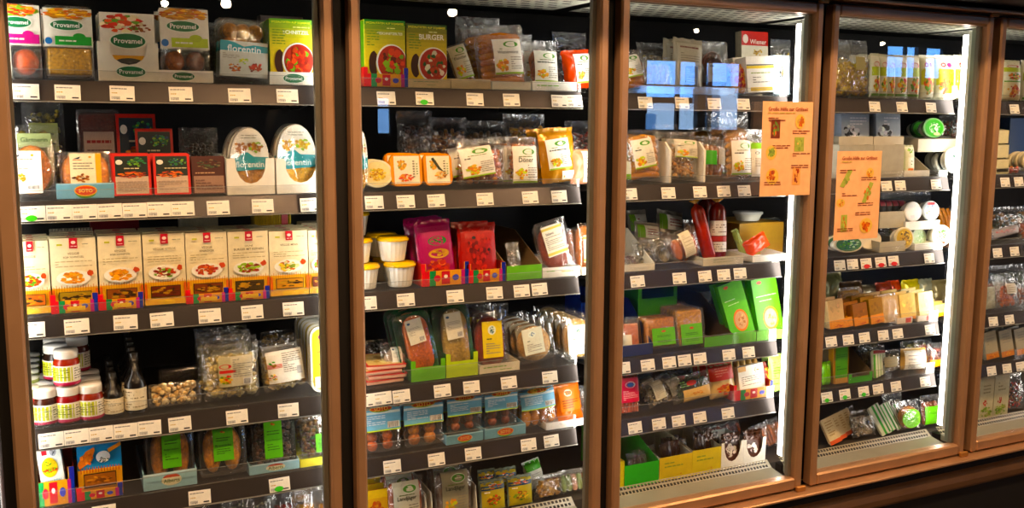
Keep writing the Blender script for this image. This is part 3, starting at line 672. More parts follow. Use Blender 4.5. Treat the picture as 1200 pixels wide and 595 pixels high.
# ---------------------------------------------------------------- orange notices on the door glass
def notice(x0, y0, x1, y1, label, pics, title, seed):
    yy = -.1325; a_, b_ = at(x0, (y0+y1)/2, yy), at(x1, (y0+y1)/2, yy); zt_, zb2 = at((x0+x1)/2, y0, yy).z, at((x0+x1)/2, y1, yy).z
    W, H = b_.x-a_.x, zt_-zb2; t = empty('paper_notice', ((a_.x+b_.x)/2, yy, zb2))
    MB().grid(lambda u, v: ((u-.5)*W, -.0006*math.sin(v*5)-.0004*math.sin(u*9+v*3), v*H), 6, 10, 'f4bf96').build('paper_sheet', 'card', t)
    a = Art(W*.96, H*.97, seed=seed); a.text(title, .5, .935, .82, '9a3a1c'); a.para(.08, .88, .75, .905, 1, 'b8a04a')
    a.build('printed_text', t, (0, -.0012, H*.015))
    for cx, cv, ru, rv, cs, sh in pics:
        a = Art(W*.96, H*.97, seed=seed+int(cv*50))
        if sh == 'r': a.rect(cx-ru, cv-rv, cx+ru, cv+rv, cs[0]); a.blobs(cx, cv, ru*.8, rv*.8, cs, 12, .25)
        elif sh == 'd': a.poly([(cx-ru, cv-rv), (cx-ru*.3, cv-rv*1.15), (cx+ru, cv+rv), (cx+ru*.3, cv+rv*1.15)], cs[0]); a.blobs(cx, cv, ru*.6, rv*.7, cs, 10, .25)
        else: a.ell(cx, cv, ru, rv, 'e8c06a'); a.blobs(cx, cv, ru*.7, rv*.7, cs, 14, .25)
        a.build('food_picture', t, (0, -.0012, H*.015))
    a = Art(W*.96, H*.97, seed=seed)
    for u, v in ((.1, .80), (.6, .66), (.2, .5), (.62, .41), (.6, .28), (.06, .1)) if seed == 1 else ((.05, .76), (.55, .67), (.12, .49), (.5, .37), (.45, .26), (.05, .08)):
        a.para(u, v, u+.36, v+.05, 2, '8a3a1e')
    tag(a.build('printed_captions', t, (0, -.0012, H*.015)), None, None, None, 'stuff'); tag(t, label, 'notice')
G_, O_, Y_ = 'a8b058', 'd87a40', 'e0b86a'
notice(892, 119, 951, 229, 'orange paper notice taped across the right stile of the third door', [(.25, .72, .09, .1, ['7a3a22', '6a8a3a', O_], 'r'), (.75, .8, .1, .08, [O_, Y_], 'o'), (.75, .55, .1, .08, [G_, '98a850', Y_], 'r'), (.18, .46, .11, .08, ['a8b858', '8aa04a'], 'o'), (.22, .2, .13, .09, [O_, Y_, 'b8502c'], 'o'), (.72, .2, .08, .1, ['f0b070', O_, '9a3a1c'], 'r')], 'Große Hilfe vom Grillgut' if 0 else 'Große Hilfe zur Grillzeit', 1)
notice(979, 177, 1031, 280, 'orange paper notice hanging at the left edge of the fourth door', [(.2, .7, .14, .09, [G_, '98a050'], 'd'), (.75, .76, .09, .06, [Y_, O_], 'o'), (.72, .53, .13, .11, [G_, O_, '98a050'], 'd'), (.1, .42, .1, .05, [Y_, O_], 'o'), (.2, .18, .07, .1, ['a8b058', O_], 'r'), (.72, .14, .15, .09, [O_, 'c8502c'], 'o')], 'Große Hilfe zur Grillzeit', 2)
# ---------------------------------------------------------------- the goods, shelf by shelf (pixels give the seen edges; spot() turns them into metres on the shelf)
BRN = ['7a4420', '9a5a28', '5a2e14', 'b0702c']; GOLD = ['d8952c', 'c07a1e', 'e8b04a']; ORG = ['c4521a', 'd86a22', 'a83e12']; BEI = ['d8b87a', 'c9a468', 'e8cf9a']
DRK = ['3a2216', '4a2a18', '2a1810']; REDM = ['8a2416', 'a8341c', '6e1a12']; YEL = ['e8b83a', 'd89a22', 'f0cc5a']
TR = dict(cat='display tray', name='display_tray')
def provamel_tray(a): a.oval_logo('Provamel', .45, .5, .2, .36)
# == first door, top shelf
item(blister, 0, -4, 48, 5, 'pink-banded pack with an orange patty in its window, far left of the top shelf', food=('patty', ORG, 1), fbox=(.3, .03, .95, .40), shell='cfd2c8', labels=[(.0, .0, 1, .98, lambda a: (a.rect(0, 0, .3, .42, 'e8e2d0'), a.blobs(.15, .3, .12, .08, ['c85a3a', 'e8c8b0'], 8)) and None), (.0, .42, 1, .97, prov(TOM, 'c42a7c', 'e88a3a'))], lean=5, back=3, short='pink-banded patty pack')
def provlab(c, b): return (.0, .42, 1, .95, prov(c, b, 'aaa'))
item(blister, 0, 52, 109, 8, 'chilled schnitzel pack with green band and golden breaded slices below', food=('block', ['c9962c'], 1), fbox=(.05, .04, .95, .42), shell='cfd2c8', labels=[provlab(GOLD+['d86a2c'], '2c9a3a')], lean=5, back=3, short='green-banded schnitzel pack', grp='banded schnitzel packs on the top shelf')
item(tray, 0, 115, 186, 50, 'white carton with a deep curved cut-out and green oval emblem', **TR, style='u', lean=0, d=.20, col='ece5d2', cut=(.36, .42), sideh=.09, art=lambda a: a.oval_logo('Provamel', .53, .24, .24, .14), y=.012)
item(carton, 0, 118, 182, 17, 'tomato-print pack standing in the white cut-out carton', y=.02, lean=3, d=.03, col='e6dfcf', art=lambda a: (a.rect(0, 0, 1, 1, 'e8e2d4'), a.blobs(.4, .84, .4, .15, ['d8321c', 'e85a2c', 'e8d8b0', '6a9a3a'], 44, .16), a.blobs(.75, .78, .2, .08, ['8a4a22'], 12), a.oval_logo('Provamel', .5, .58, .32, .11), a.rect(.0, .28, 1, .36, 'e0a22c'), a.ell(.5, .22, .3, .1, '3a3a36'), a.blobs(.5, .2, .25, .07, ['5a5a50', '2a2a28'], 14)), back=3, short='tomato-print pack')
item(tray, 0, 186, 250, 83, 'low white carton tray with green oval emblem under the lime-banded pack', **TR, lean=0, d=.20, col='efe8d8', art=provamel_tray, y=.012)
item(blister, 0, 188, 245, 10, 'chilled pack with lime band and dark brown filling in a low white tray', food=('patty', BRN, 2), fbox=(.05, .12, .95, .42), shell='b8b8a8', labels=[(.0, .42, 1, .97, prov(GOLD+['c8642a'], 'b4c82a', 'aaa'))], lean=5, y=.022, back=3, short='lime-banded pack')
item(blister, 0, 254, 317, 22, 'clear tray of brown falafel balls with a teal-topped picture label', r_=.02, food=('balls', ['b8803a', '9a6a2c', 'c89040'], 6), fbox=(.08, .46, .92, .93), shell='9aa8a8', lean=6, roll=3, clear=True, labels=[(.03, .04, .97, .62, lambda a: (a.rect(0, 0, 1, 1, 'c9cdc4'), a.poly([(0, .72), (1, .72), (1, .9), (.7, .92), (.5, .86), (.3, .96), (.15, 1), (0, 1)], TEAL), a.text('florentin', .5, .79, .7, 'e8f4f4'), a.para(.05, .5, .4, .66, 4), a.blobs(.3, .25, .16, .12, MEAT, 16), a.blobs(.72, .3, .18, .18, ['c8321e', 'a83a1c', '8a2a14'], 18), a.blobs(.5, .45, .14, .1, ['9ac23c', 'd8d84a'], 10)))], back=2, short='falafel ball pack')
item(tray, 0, 316, 377, 85, 'low white carton tray with green oval emblem under the yellow-green carton', **TR, lean=0, d=.20, col='efe8d8', art=lambda a: a.oval_logo('Provamel', .46, .5, .2, .36), y=.012)
item(carton, 0, 316.5, 366, 24, 'yellow-green schnitzel carton at the right end of the top shelf', lean=0, y=.018, d=.035, col='e8d21c', side='6a9a1e', art=schnitzel_art('SCHNITZEL', ['c8321e', 'd84a22', 'a02a18', '7ab83a']), back=2, short='yellow-green schnitzel carton')
item(carton, 0, 356, 378, 46, 'plain brown carton behind the yellow-green schnitzel carton', y=.13, lean=0, d=.04, col='8a5a32', cat='carton', name='carton')
item(carton, 0, 306, 356, 20, 'dark brown carton at the back of the top shelf', y=.24, lean=0, d=.04, col='4a3020', cat='carton', name='carton')
# == first door, second shelf
def circ_label(a): a.rect(0, 0, 1, 1, 'f2eee4').poly([(.1, .86), (.35, .93), (.3, .86)], '26303c').ell(.72, .9, .05, .03, 'e8a02c').para(.2, .78, .9, .84, 1, 'c8642a').para(.1, .55, .9, .75, 3).blobs(.28, .38, .26, .12, GOLD, 18).bar(.55, .1, .9, .18)
item(blister, 1, 10, 64, 167, 'golden round cutlet pack with a white label, first on the second shelf', r_=.025, food=('patty', ['d8862a', 'c9741e'], 1), fbox=(.04, .03, .97, .96), shell='b8a888', labels=[(.02, .06, .72, .82, circ_label)], lean=8, short='golden round cutlet pack', roll=0)
item(blister, 1, 9, 70, 147, 'grainy patty pack with a pale green label behind the golden cutlet', r_=.012, y=.085, food=('patty', ['8a7a2a', 'a8862c'], 2), shell='6a6a4a', labels=[(.2, .66, .85, .86, lambda a: a.rect(0, 0, 1, 1, 'b8c88a').text('Gärtnerin', .5, .55, .8, '2c4a1c'))], lean=12)
item(blister, 1, 27, 77, 119, 'grainy patty pack with an olive label, highest at the back left', r_=.012, y=.16, food=('chunks', ['a8963a', '7a6a2a', '5a5222'], 70), shell='4a4a34', labels=[(.16, .42, .84, .74, lambda a: a.rect(0, 0, 1, 1, '9aa05a').text('Burgerino', .5, .62, .7, '2a2a16').para(.1, .1, .9, .35, 2, '3a3a22'))], lean=14)
item(tray, 1, 66, 134, 215, 'light blue display tray with orange oval emblem', **TR, lean=0, d=.19, col='7fa9b8', art=soto_front, inner='9ab8c0')
item(blister, 1, 70, 131, 180, 'two golden patties with a white label in the blue tray', food=('patty', ['d8862a', 'b8641e'], 2), fbox=(.0, .04, 1, .97), shell='8a6a3a', y=.024, lean=9, labels=[(.2, .2, .8, .96, lambda a: a.rect(0, 0, 1, 1, 'efe4c0').rect(.82, 0, 1, 1, 'e8b23c').poly([(.1, .84), (.35, .92), (.3, .84)], '26303c').ell(.65, .9, .05, .03, 'e8a02c').para(.1, .78, .75, .84, 1, 'c8642a').para(.1, .5, .75, .75, 3).blobs(.35, .25, .3, .14, BRN, 16))], back=2, short='golden patty pair pack')
item(blister, 1, 91, 142, 129, 'red-brown slice pack with a faded pink label at the back', y=.17, food=('block', ['5a241a'], 1), shell='3a2018', labels=[(.15, .35, .85, .72, lambda a: a.rect(0, 0, 1, 1, 'a88a78').para(.1, .55, .9, .8, 1, '8a2a2a').para(.1, .1, .9, .45, 3, '5a3a30'))], lean=6, back=1, short='red-brown slice pack')
def redframe(dark='171f18', lo='c8b09a'):
    def f(a):
        a.rect(0, 0, 1, 1, 'cc2a20').rect(.07, .45, .93, .95, dark).rect(.07, .04, .93, .46, lo).blobs(.5, .5, .42, .09, ['c8502c', 'e8843a', '8a2a18'], 30, .12)
        a.blobs(.65, .8, .28, .12, ['2c6a3a', '3a8a5a', '7aa83c', '2a4a6a'], 26, .12).ell(.18, .8, .09, .06, 'e8e0d0').para(.3, .62, .9, .68, 1, 'e8d8b0').para(.12, .1, .88, .36, 4, 'a08a7a')
    return f
item(flatpack, 1, 132, 177, 182, 'red-framed black vacuum pack with green print, beside the blue tray', d=.012, lean=9, col='c02a22', art=redframe(), back=4, short='red-framed vacuum pack')
item(flatpack, 1, 180, 223, 182, 'red-framed black vacuum pack, right one of the red-framed pair', d=.012, lean=9, col='c02a22', art=redframe('1a2418'), back=4, short='right red-framed vacuum pack')
item(flatpack, 1, 225, 264, 185, 'dark brown vacuum pack with speckled top and grey lower half', d=.012, lean=9, col='3a1c16', art=lambda a: a.rect(0, 0, 1, 1, '4a201a').rect(.05, .02, .95, .48, '9a7a6a').blobs(.5, .8, .42, .14, ['1c1410', '3a4a2a', '7a6a4a'], 30, .1).para(.1, .52, .9, .6, 1, 'c8a080').para(.1, .1, .9, .4, 4, '6a4a40'), back=2, short='dark brown vacuum pack')
item(flatpack, 1, 138, 184, 135, 'dark pack with red rim and blue-black picture, back row', y=.16, d=.012, lean=6, col='a0281e', art=redframe('20303a', '8a8078'), back=1, short='back-row dark pack')
item(flatpack, 1, 160, 204, 152, 'dark pack with red rim in the middle row', y=.12, d=.012, lean=8, col='8a2a20', art=redframe('1a2a2a', '7a7068'), back=0)
item(bag, 1, 212, 258, 150, 'dark bag of small black lumps behind the brown vacuum pack', y=.13, d=.05, lean=4, food=('chunks', ['2a201a', '3a2c22', '181210'], 60))
item(tray, 1, 266, 322, 186, 'white carton with an oval cut-out holding an oval pack', **TR, style='u', cut=(.36, .3), lean=0, d=.20, col='ece7da', sideh=.09, y=.010)
item(tray, 1, 324, 381, 186, 'white carton with an oval cut-out at the right end of the shelf', **TR, style='u', cut=(.36, .3), lean=0, d=.20, col='ece7da', sideh=.09, y=.010)
def flor(bl):
    def f(a): a.blobs(.28, .69, .16, .1, bl, 16, .2).blobs(.66, .7, .22, .1, ['9ac23c']+bl, 24, .16).poly([(.02, .32), (.98, .36), (.98, .54), (.6, .55), (.45, .62), (.3, .6), (.22, .54), (.02, .52)], TEAL).text('florentin', .5, .43, .72, 'e8f4f4').para(.3, .82, .7, .9, 2, 'a8a898')
    return f
item(oval_pack, 1, 269, 316, 150, 'oval pack with teal band and brown filling', lean=3, y=.016, d=.03, cols=('b07c28',), art=flor(['c8862c', 'a8641c']), back=2, short='brown-filled oval pack')
item(oval_pack, 1, 324, 371, 146, 'oval pack with teal band and yellow filling', lean=3, y=.016, d=.03, cols=('d8a832',), art=flor(['e8c83a', 'd8a02c']), back=2, short='yellow-filled oval pack')
item(oval_pack, 1, 374, 408, 152, 'oval pack with teal band half hidden by the post', lean=3, y=.02, d=.03, cols=('c8982c',), art=flor(['e8a02c', '7a3a2c']), grp=None)
item(oval_pack, 1, 419, 431, 154, 'narrow oval pack edge with teal lower part, just right of the post', lean=3, y=.016, d=.03, cols=('c8982c',), art=flor(['e8a02c', '7a3a2c']))
# == first door, third shelf: cream cartons
KEB = ['a83a1c', '8a2a14', 'c8502c']
CT = [(14, 58.6, 284, ('', ''), ['c8501c', 'a83a1c', 'e8c83a', '6a9a3a'], 'c4622a', 'meatball picture'),
 (60, 114, 280, ('VEGGIE', 'SOJA SCHNITZEL'), ['e8961e', 'd8801a', 'f0a83a'], '9a7a2a', 'golden schnitzel picture and pale window'),
 (116, 167, 277, ('VEGGIE', 'SOJA SCHNITZEL'), ['e8961e', 'd8801a', 'f0a83a'], '8a4a1e', 'golden schnitzel picture and brown window'),
 (168.5, 217.5, 275, ('VEGGIE GYROS', ''), KEB+['7aa83a', 'e8e0c0'], '6a2a14', 'gyros and salad picture'),
 (218.5, 267, 273.6, ('VEGGIE', 'KNACKER'), ['b8401c', 'd86a2c', 'c8321e'], '7a3a16', 'stacked reddish strips picture'),
 (268, 315, 272, ('GRÜNE', 'BURGER MIT KERNEN'), ['8a3416', 'a8441c', '9ac23c'], '4a3a1c', 'dark burger and salad picture'),
 (316, 361, 271.7, ('VEGGIE MINIS', ''), ['e8c85a', 'c86a2c', '7a8a3a', 'f0e0a0'], 'c98a3a', 'stacked toast picture'),
 (362, 386, 271, ('VEGGIE', ''), KEB+['7aa83a'], '6a2a14', 'salad picture, cut by the post')]
for n, (a0, a1, yt, tx, dish, win, desc) in enumerate(CT):
    tr = n in (1, 2, 4, 5)
    item(carton, 2, a0, a1, yt, f'cream carton with {desc}', cat='carton', name='cream_carton', lean=1.5, y=.02, d=.034, col='ead9ad', art=viana(tx[0] or 'VEGGIE', tx[1], dish, win, ['b88a3a', '3a2412', win]), back=3, short='cream carton, '+desc, grp='cream cartons on the third shelf')
    if tr: item(festive, 2, a0-.5, a1+.8, [0, 352, 350, 0, 344, 342][n], f'colourful low tray under the carton with {desc}', lean=0, y=.016, d=.20, **TR)
for a0, a1, yt, yy, c, ds in ((60, 112, 271, .17, 'b8b09a', 'grey ribbed pack top behind the second cream carton'), (108, 165, 259, .17, '6e1a20', 'dark red carton standing tall at the back of the third shelf'), (213, 257, 255, .18, 'cfc8b4', 'white ribbed pack top behind the fifth cream carton'), (299, 342, 252, .18, 'd8b84a', 'yellow-edged ribbed pack top behind the toast carton'), (354, 382, 262, .16, 'e0cfa8', 'cream carton at the back by the right post')):
    r = item(carton, 2, a0, a1, yt, ds, cat='carton', name='carton', lean=0, y=yy, d=.05, col=c)
    if 'ribbed' in ds:
        Wd = at(a1, 260, yy).x-at(a0, 260, yy).x; hh = max(v.co.z for v in r.children[0].data.vertices)
        for k in range(14): MB().box(-Wd/2+Wd*(k+.15)/14, -.006, hh*.75, -Wd/2+Wd*(k+.6)/14, -.0005, hh+.004, c).build('rib', 'card', r)
        if yy == .18 and 'yellow' in ds: MB().box(.02, -.008, hh*.78, .036, -.0062, hh, 'c01c2c').build('red_square', 'print', r)
# == first door, fourth shelf
def jars(x0, x1, yt, yb, label, n, y=.02, fill='7c2a16', **k):
    return item(jar, 3, x0, x1, yt, label, cat='jar', name='jar', lean=0, y=y, zb=yb, d=x1-x0, fill=fill, **k)
jw = .054
def jar_at(x, y, z, fill, label, lid='e9e4da', band='c9d23c', low='b4224a', h=.080):
    o = empty('jar', (x, y, z)); jar(o, jw, h, 0, fill, lid, None, band, low); tag(o, label, 'jar', 'spread jars stacked on the fourth shelf'); used.append(label); return o
zS = SHELF[3]+.0008; cx_ = [at(p, 490, .03).x for p in (54, 81, 107.5)]
nm = ['left', 'middle', 'right']; fl = ['3a1c12', '8a1c1c', '8a2c16']
for i, x in enumerate(cx_):
    for k in range(3):
        jar_at(x, .012+k*.058, zS, fl[i], f"glass jar with yellow-green label and white lid, {nm[i]} column of the bottom layer, " + ['front', 'second row', 'third row', 'rear'][k])
for i, x in enumerate((at(66, 430, .10).x, at(91, 425, .12).x)):
    for k in range(3):
        if i == 1 and k == 0: continue
        jar_at(x, .072+k*.058, zS+.0825, ['2a1a12', '7a2a1a'][i], f"glass jar in the upper layer, {['left', 'right'][i]} column, " + ['first', 'second', 'third'][k]+' row')
jar_at(cx_[1]+.001, .010, zS+.0825, '9a2a14', 'glass jar with yellow-green label alone on top of the middle front jar')
for k in range(6): jar_at(at(36, 490, .05).x-.004, .022+k*.058, zS, 'b82a1e', f"squat jar with pale green lid at the far left, {['front', 'second', 'third', 'fourth', 'fifth', 'rear'][k]} of its column", lid='a8b46a', band='c8281e', low='f0e8d8', h=.092 if k else .084)
def bottles(x0, x1, yt, yb, lb, nb, sh): return item(bottle, 3, x0, x1, yt, lb, cat='bottle', name='bottle', lean=0, y=.02, d=.052, back=nb, short=sh, jit=.002)
bottles(121, 145, 440, 487, 'small dark glass bottle with cream label beside the jars', 3, 'small dark bottle')
bottles(146, 172, 416, 480, 'taller dark glass bottle with cream label', 4, 'taller dark bottle')
item(blister, 3, 174, 236, 449, 'flat clear box of beige filled pasta', y=.03, lean=10, food=('chunks', BEI+['e8d8b0'], 60), shell='c8c0a8', r_=.008)
item(blister, 3, 186, 236, 432, 'dark flat box stacked behind the beige pasta', y=.13, lean=4, food=('block', ['2a2420'], 1), shell='2a2622', r_=.008)
def gno(a): a.rect(0, 0, 1, 1, 'c8bfa2').rect(.0, 0, .36, 1, 'b8b08a').ell(.2, .68, .18, .08, 'c8281e').rect(.02, .46, .5, .56, 'c8281e').blobs(.2, .25, .2, .16, ['e8863a', '6a8a2a', 'c8321e', 'd8b04a'], 22, .2).para(.42, .3, .96, .92, 9).bar(.72, .06, .94, .24)
item(bag, 3, 239, 305, 397, 'clear bag of pale gnocchi with a white and red label', d=.05, lean=6, food=('chunks', ['d8c88a', 'c9b676', 'b8a462'], 260), fbox=(.04, .03, .96, .74), labels=[(.24, .22, .88, .7, gno)], crimp=.16, back=2, short='gnocchi bag')
def gno2(a): a.rect(0, 0, 1, 1, 'ece8dc').blobs(.12, .62, .14, .12, ['3a8a2c', '5aa83a'], 14); [a.rect(.0, .48+.035*k, .4, .495+.035*k, 'd8402c') for k in range(4)]; a.blobs(.1, .2, .13, .12, ['c8281e', 'e8c83a', '7a8a3a'], 14).para(.42, .3, .95, .94, 10).bar(.8, .2, .95, .45)
item(bag, 3, 305, 363, 400, 'clear bag of short pasta tilted against its neighbour, striped label', d=.045, y=.03, lean=8, roll=-5, food=('chunks', ['d8b86a', 'c9a456', 'e8cc8a'], 200), fbox=(.06, .03, .94, .8), labels=[(.1, .18, .92, .84, gno2)], back=1, short='tilted pasta bag')
item(blister, 3, 306, 350, 388, 'pack of orange pasta standing at the back behind the gnocchi', y=.24, lean=4, food=('chunks', ['c8922c', 'a8761e'], 60), shell='6a5a3a')
def tof(a):
    a.rect(0, 0, 1, 1, 'f0d22c').rect(0, 0, 1, .28, 'f2efe6').ell(.3, .9, .1, .05, '7a2a5a').text('TOFU', .62, .78, .7, '5a3a1c').para(.2, .6, .9, .68, 1, 'a8862c').blobs(.5, .38, .4, .12, ['c8401e', 'e8862c', 'b02a18'], 24, .18)
def tofu(r, w, h, d):
    MB().loft([rr(w, h, .022, .0), rr(w, h, .022, .006), rr(w*.9, h*.93, .02, .009, cz=h/2), rr(w*.85, h*.9, .02, d, cz=h/2)], 'f2efe2', smooth=False).build('tray', 'plastic', r)
    m = MB(); m.loft([rr(w*.9, h*.93, .02, -.0006, cz=h/2)], 'f0d22c', c1=False); m.build('lid_film', 'print', r)
    a = Art(w*.8, h*.86); a.ell(.25, .9, .12, .05, '7a2a5a').text('TOFU', .55, .76, .75, '5a3a1c').para(.1, .6, .9, .68, 1, 'a8862c').blobs(.5, .38, .44, .12, ['c8401e', 'e8862c', 'b02a18'], 24, .18).rect(0, 0, 1, .2, 'f2efe6'); a.build('printed_lid', r, (0, -.0008, h*.07))
item(tofu, 3, 364, 408, 383, 'yellow and white rounded tofu tray cut by the right post', name='tofu_tray', lean=2, y=.016, d=.026, back=5, short='rounded tofu tray', jit=.001)
# == first door, fifth shelf
item(festive, 4, 36, 88, 564, 'colourful tray with red, green and blue corners at the far left of the fifth shelf', lean=0, y=.016, d=.20, **TR)
def vreal(a):
    a.rect(0, 0, 1, 1, 'e4ece6').rect(.2, .82, .42, .96, 'c01c2c').ell(.68, .86, .14, .08, 'a8b0b8').blobs(.68, .86, .11, .06, ['4a5058', 'c8ccd0'], 14)
    a.ell(.45, .6, .34, .17, 'e8c84a').blobs(.45, .55, .32, .06, ['c8401e', 'd8642a', '8ac23c'], 30).blobs(.45, .68, .28, .06, ['f0d84a', 'e8c03a', '6a9a3a'], 20).text('SAN REAL', .55, .37, .72, '5a9ab8').para(.2, .1, .85, .3, 5, '9ab0b8')
item(carton, 4, 43, 78, 520, 'pale carton with burger picture tilting left in the colourful tray', cat='carton', name='burger_carton', lean=4, roll=-5, y=.022, d=.03, col='dde6e0', art=vreal, back=2, short='pale burger carton')
item(festive, 4, 90, 144, 574, 'colourful tray under the blue fish-finger style carton', lean=0, y=.016, d=.20, **TR)
def bluec(a):
    a.rect(0, 0, 1, 1, '1f86c4').rect(0, 0, 1, .48, 'e8a83a')
    for i in range(14): a.rect(.06+i*.066, .42, .08+i*.066, .52, 'c8501c')
    a.poly([(.04, .5), (.3, .62), (.4, .8), (.38, .86), (.2, .8), (0, .6)], 'd8742c'); a.blobs(.2, .68, .16, .12, ['c8601c', 'e88a3a'], 20); a.poly([(.68, .8), (.98, .9), (1, .84), (.72, .74)], 'e0902c'); a.ell(.58, .68, .16, .1, 'dfe6ea').blobs(.58, .64, .13, .06, ['2a5a3a', '1c3a5a', 'e8e8e0'], 14)
    a.rect(.12, .18, .86, .42, '3a2412').rect(.14, .2, .84, .4, '9a5a1e').blobs(.5, .3, .32, .08, ['a8641e', '7a4214', 'c07a2c'], 26).rect(.35, .02, .65, .12, 'f0d02c')
item(carton, 4, 91, 143, 514, 'blue and orange carton with brown window and breaded sticks picture', cat='carton', name='blue_carton', lean=1, y=.022, d=.034, col='1f7ab8', art=bluec, back=2, short='blue and orange carton')
def albert(a): a.rect(0, 0, 1, 1, '9cc6d2').rect(0, .9, 1, 1, 'c8dfe4').ell(.52, .5, .19, .34, 'e8e4c0').ell(.52, .66, .16, .2, 'c8502c', a0=0, a1=180).text('Alberts', .52, .46, .3, '4a6a2c')
item(tray, 4, 168, 231, 553, 'light blue display tray with small oval emblem, left of the patty pack', **TR, lean=0, d=.20, col='9cc6d2', art=albert, y=.014)
item(blister, 4, 171, 228, 502, 'brown sausage-patty pack with dark green label in the left blue tray', food=('patty', ['b07434', '96602a'], 2), shell='1c1a18', y=.024, lean=8, labels=[(.33, .28, .72, .97, green_label('Burger Auslese'))], clear=False, back=2, short='brown patty pack of the left blue tray')
item(blister, 4, 233, 289, 500, 'black tray of light brown patties with green label, standing without a carton', food=('patty', ['c48a44', 'b07a3a'], 2), shell='1c1a18', y=.02, lean=10, labels=[(.3, .3, .72, .95, green_label('Bratstücke'))], clear=False, back=2, short='black tray of light brown patties')
item(tray, 4, 292, 351, 542, 'light blue display tray with small oval emblem, right of the patty pack', **TR, lean=0, d=.20, col='9cc6d2', art=albert, y=.014)
item(blister, 4, 295, 347, 491, 'very dark brown seed sausage pack with bright green label', food=('chunks', DRK+['5a3a22'], 70), shell='1c1612', y=.024, lean=8, labels=[(.28, .2, .68, .97, green_label('Grüne Bratwurst'))], clear=False, back=2, short='very dark seed sausage pack')
item(tray, 4, 352, 390, 538, 'bright yellow display tray at the right end of the fifth shelf', **TR, lean=0, d=.20, col='e8e022', inner='e8e022', y=.014)
item(blister, 4, 353, 396, 489, 'crumbly brown pack with lime label in the yellow tray', food=('chunks', ['6a4a22', '8a6430'], 50), shell='8a8070', y=.024, lean=8, labels=[(.38, .2, .95, .62, green_label('Gemüse Taler'))], back=2, short='crumbly brown pack')
# == first door, bottom deck
item(bag, 5, 268, 296, 566, 'small bag of greenish leaves at the bottom', d=.04, food=('chunks', ['4a5a3a', '2a3a2a', '8a8a6a'], 40), lean=10)
item(bag, 5, 295, 322, 566, 'small bag of pale sprouts at the bottom', d=.04, food=('chunks', ['8a8a7a', '5a5a4a', 'a8a88a'], 40), lean=10)
item(bag, 5, 320, 348, 562, 'small net of dark red pieces at the bottom', d=.045, food=('balls', ['8a1a16', 'a8281c'], 6, 'smooth'), lean=10)
item(bag, 5, 347, 374, 564, 'small net of golden brown balls at the bottom', d=.045, food=('balls', ['c8821e', 'a8641a', 'd89a3a'], 6, 'smooth'), lean=10, back=1, short='small net of golden balls')
item(bag, 5, 373, 400, 566, 'small net of golden balls cut by the post', d=.045, food=('balls', ['c8821e', 'a8641a'], 6, 'smooth'), lean=10)
item(bag, 5, 240, 270, 572, 'dim bag of dark vegetables left at the bottom', d=.04, food=('chunks', ['2a2a22', '4a4a32'], 40), lean=10)

# == second door, top shelf
item(festive, 0, 426, 478, 87, 'colourful tray with red and blue corners on the top shelf', lean=0, y=.014, d=.20, **TR)
item(carton, 0, 427, 475, 25, 'yellow-green carton reading GESCHNETZELTES in the colourful tray', cat='carton', name='yellow_carton', lean=0, y=.02, d=.045, col='e0d01c', side='5a9a1e', art=schnitzel_art('GESCHNETZELTES', ['7a2a16', 'a83a1c', 'd8401e', '5a1c10', '8ab83a'], '2c7a22'), back=2, short='yellow-green stew carton')
item(tray, 0, 477, 528, 93, 'low cream tray with faint green print under the burger carton', **TR, lean=0, d=.20, col='d8c49a', y=.014, art=lambda a: a.para(.15, .6, .85, .8, 1, '7a9a6a').para(.45, .25, .65, .4, 1, '7a9a6a'))
item(carton, 0, 476.5, 523.5, 30, 'darker yellow-green carton reading BURGER', cat='carton', name='yellow_carton', lean=0, y=.022, d=.045, col='c8a81c', side='4a6a1e', art=schnitzel_art('BURGER', ['b83a1e', '9a2a16', 'c8502c', '2c5a22', 'e8e0c0'], '3a5a26'), back=2, short='darker burger carton')
item(tray, 0, 529, 575, 93, 'low cream tray holding the small tilted pack', **TR, lean=0, d=.20, col='d8c49a', y=.014)
item(bag, 0, 524, 559, 49, 'small clear pack with grey label tilted to the left', d=.03, lean=8, roll=-17, y=.024, food=('sausage', ['b8702c', '9a5a22'], 4), labels=[(.04, .14, .96, .96, green_oval_label('Fleischer', c='c9c4b0'))], crimp=.06)
item(bag, 0, 560, 622, 26, 'large clear bag of stacked vegetarian wieners with a white label', d=.06, lean=8, roll=-4, food=('stack', ['c87a2a', 'b8661e', 'd88a3a'], 8, 'smooth'), fbox=(.06, .03, .94, .84), labels=[(.26, .16, .88, .74, green_oval_label('Wienerwurst'))], crimp=.14, back=1, short='large bag of wieners')
item(tray, 0, 577, 622, 97, 'low white tray under the bag of wieners', **TR, lean=0, d=.20, col='e8dfc8', y=.012)
item(bag, 0, 616, 657, 47, 'clear bag with orange slices and a pale label', d=.04, lean=8, y=.024, food=('slices', ['c8642a', 'b8541e'], 4), labels=[(.24, .12, .96, .76, green_oval_label('', c='e8e6da'))], crimp=.1, back=1, short='orange slice bag')
item(tray, 0, 624, 676, 96, 'low white tray with green print at the right of the top shelf', **TR, lean=0, d=.20, col='f2eee2', y=.012, art=lambda a: a.para(.1, .4, .6, .7, 1, '8ac25a'))
item(pouch, 0, 661, 697, 57, 'orange-red pack with white label by the right post', d=.03, lean=8, roll=-5, col='d8461c', mat='plastic', labels=[(.34, .12, .96, .88, green_oval_label('', c='f2efe4'))], y=.02)
item(bag, 0, 538, 590, 20, 'large crumpled empty-topped bag at the back of the top shelf', y=.15, d=.05, lean=2, food=('chunks', ['6a4426', '4a3020'], 50), crimp=.3)
item(bag, 0, 652, 692, 38, 'crumpled dark bag at the back right of the top shelf', y=.15, d=.05, lean=2, food=('chunks', ['5a3a2a', '3a2a20'], 50), crimp=.3)
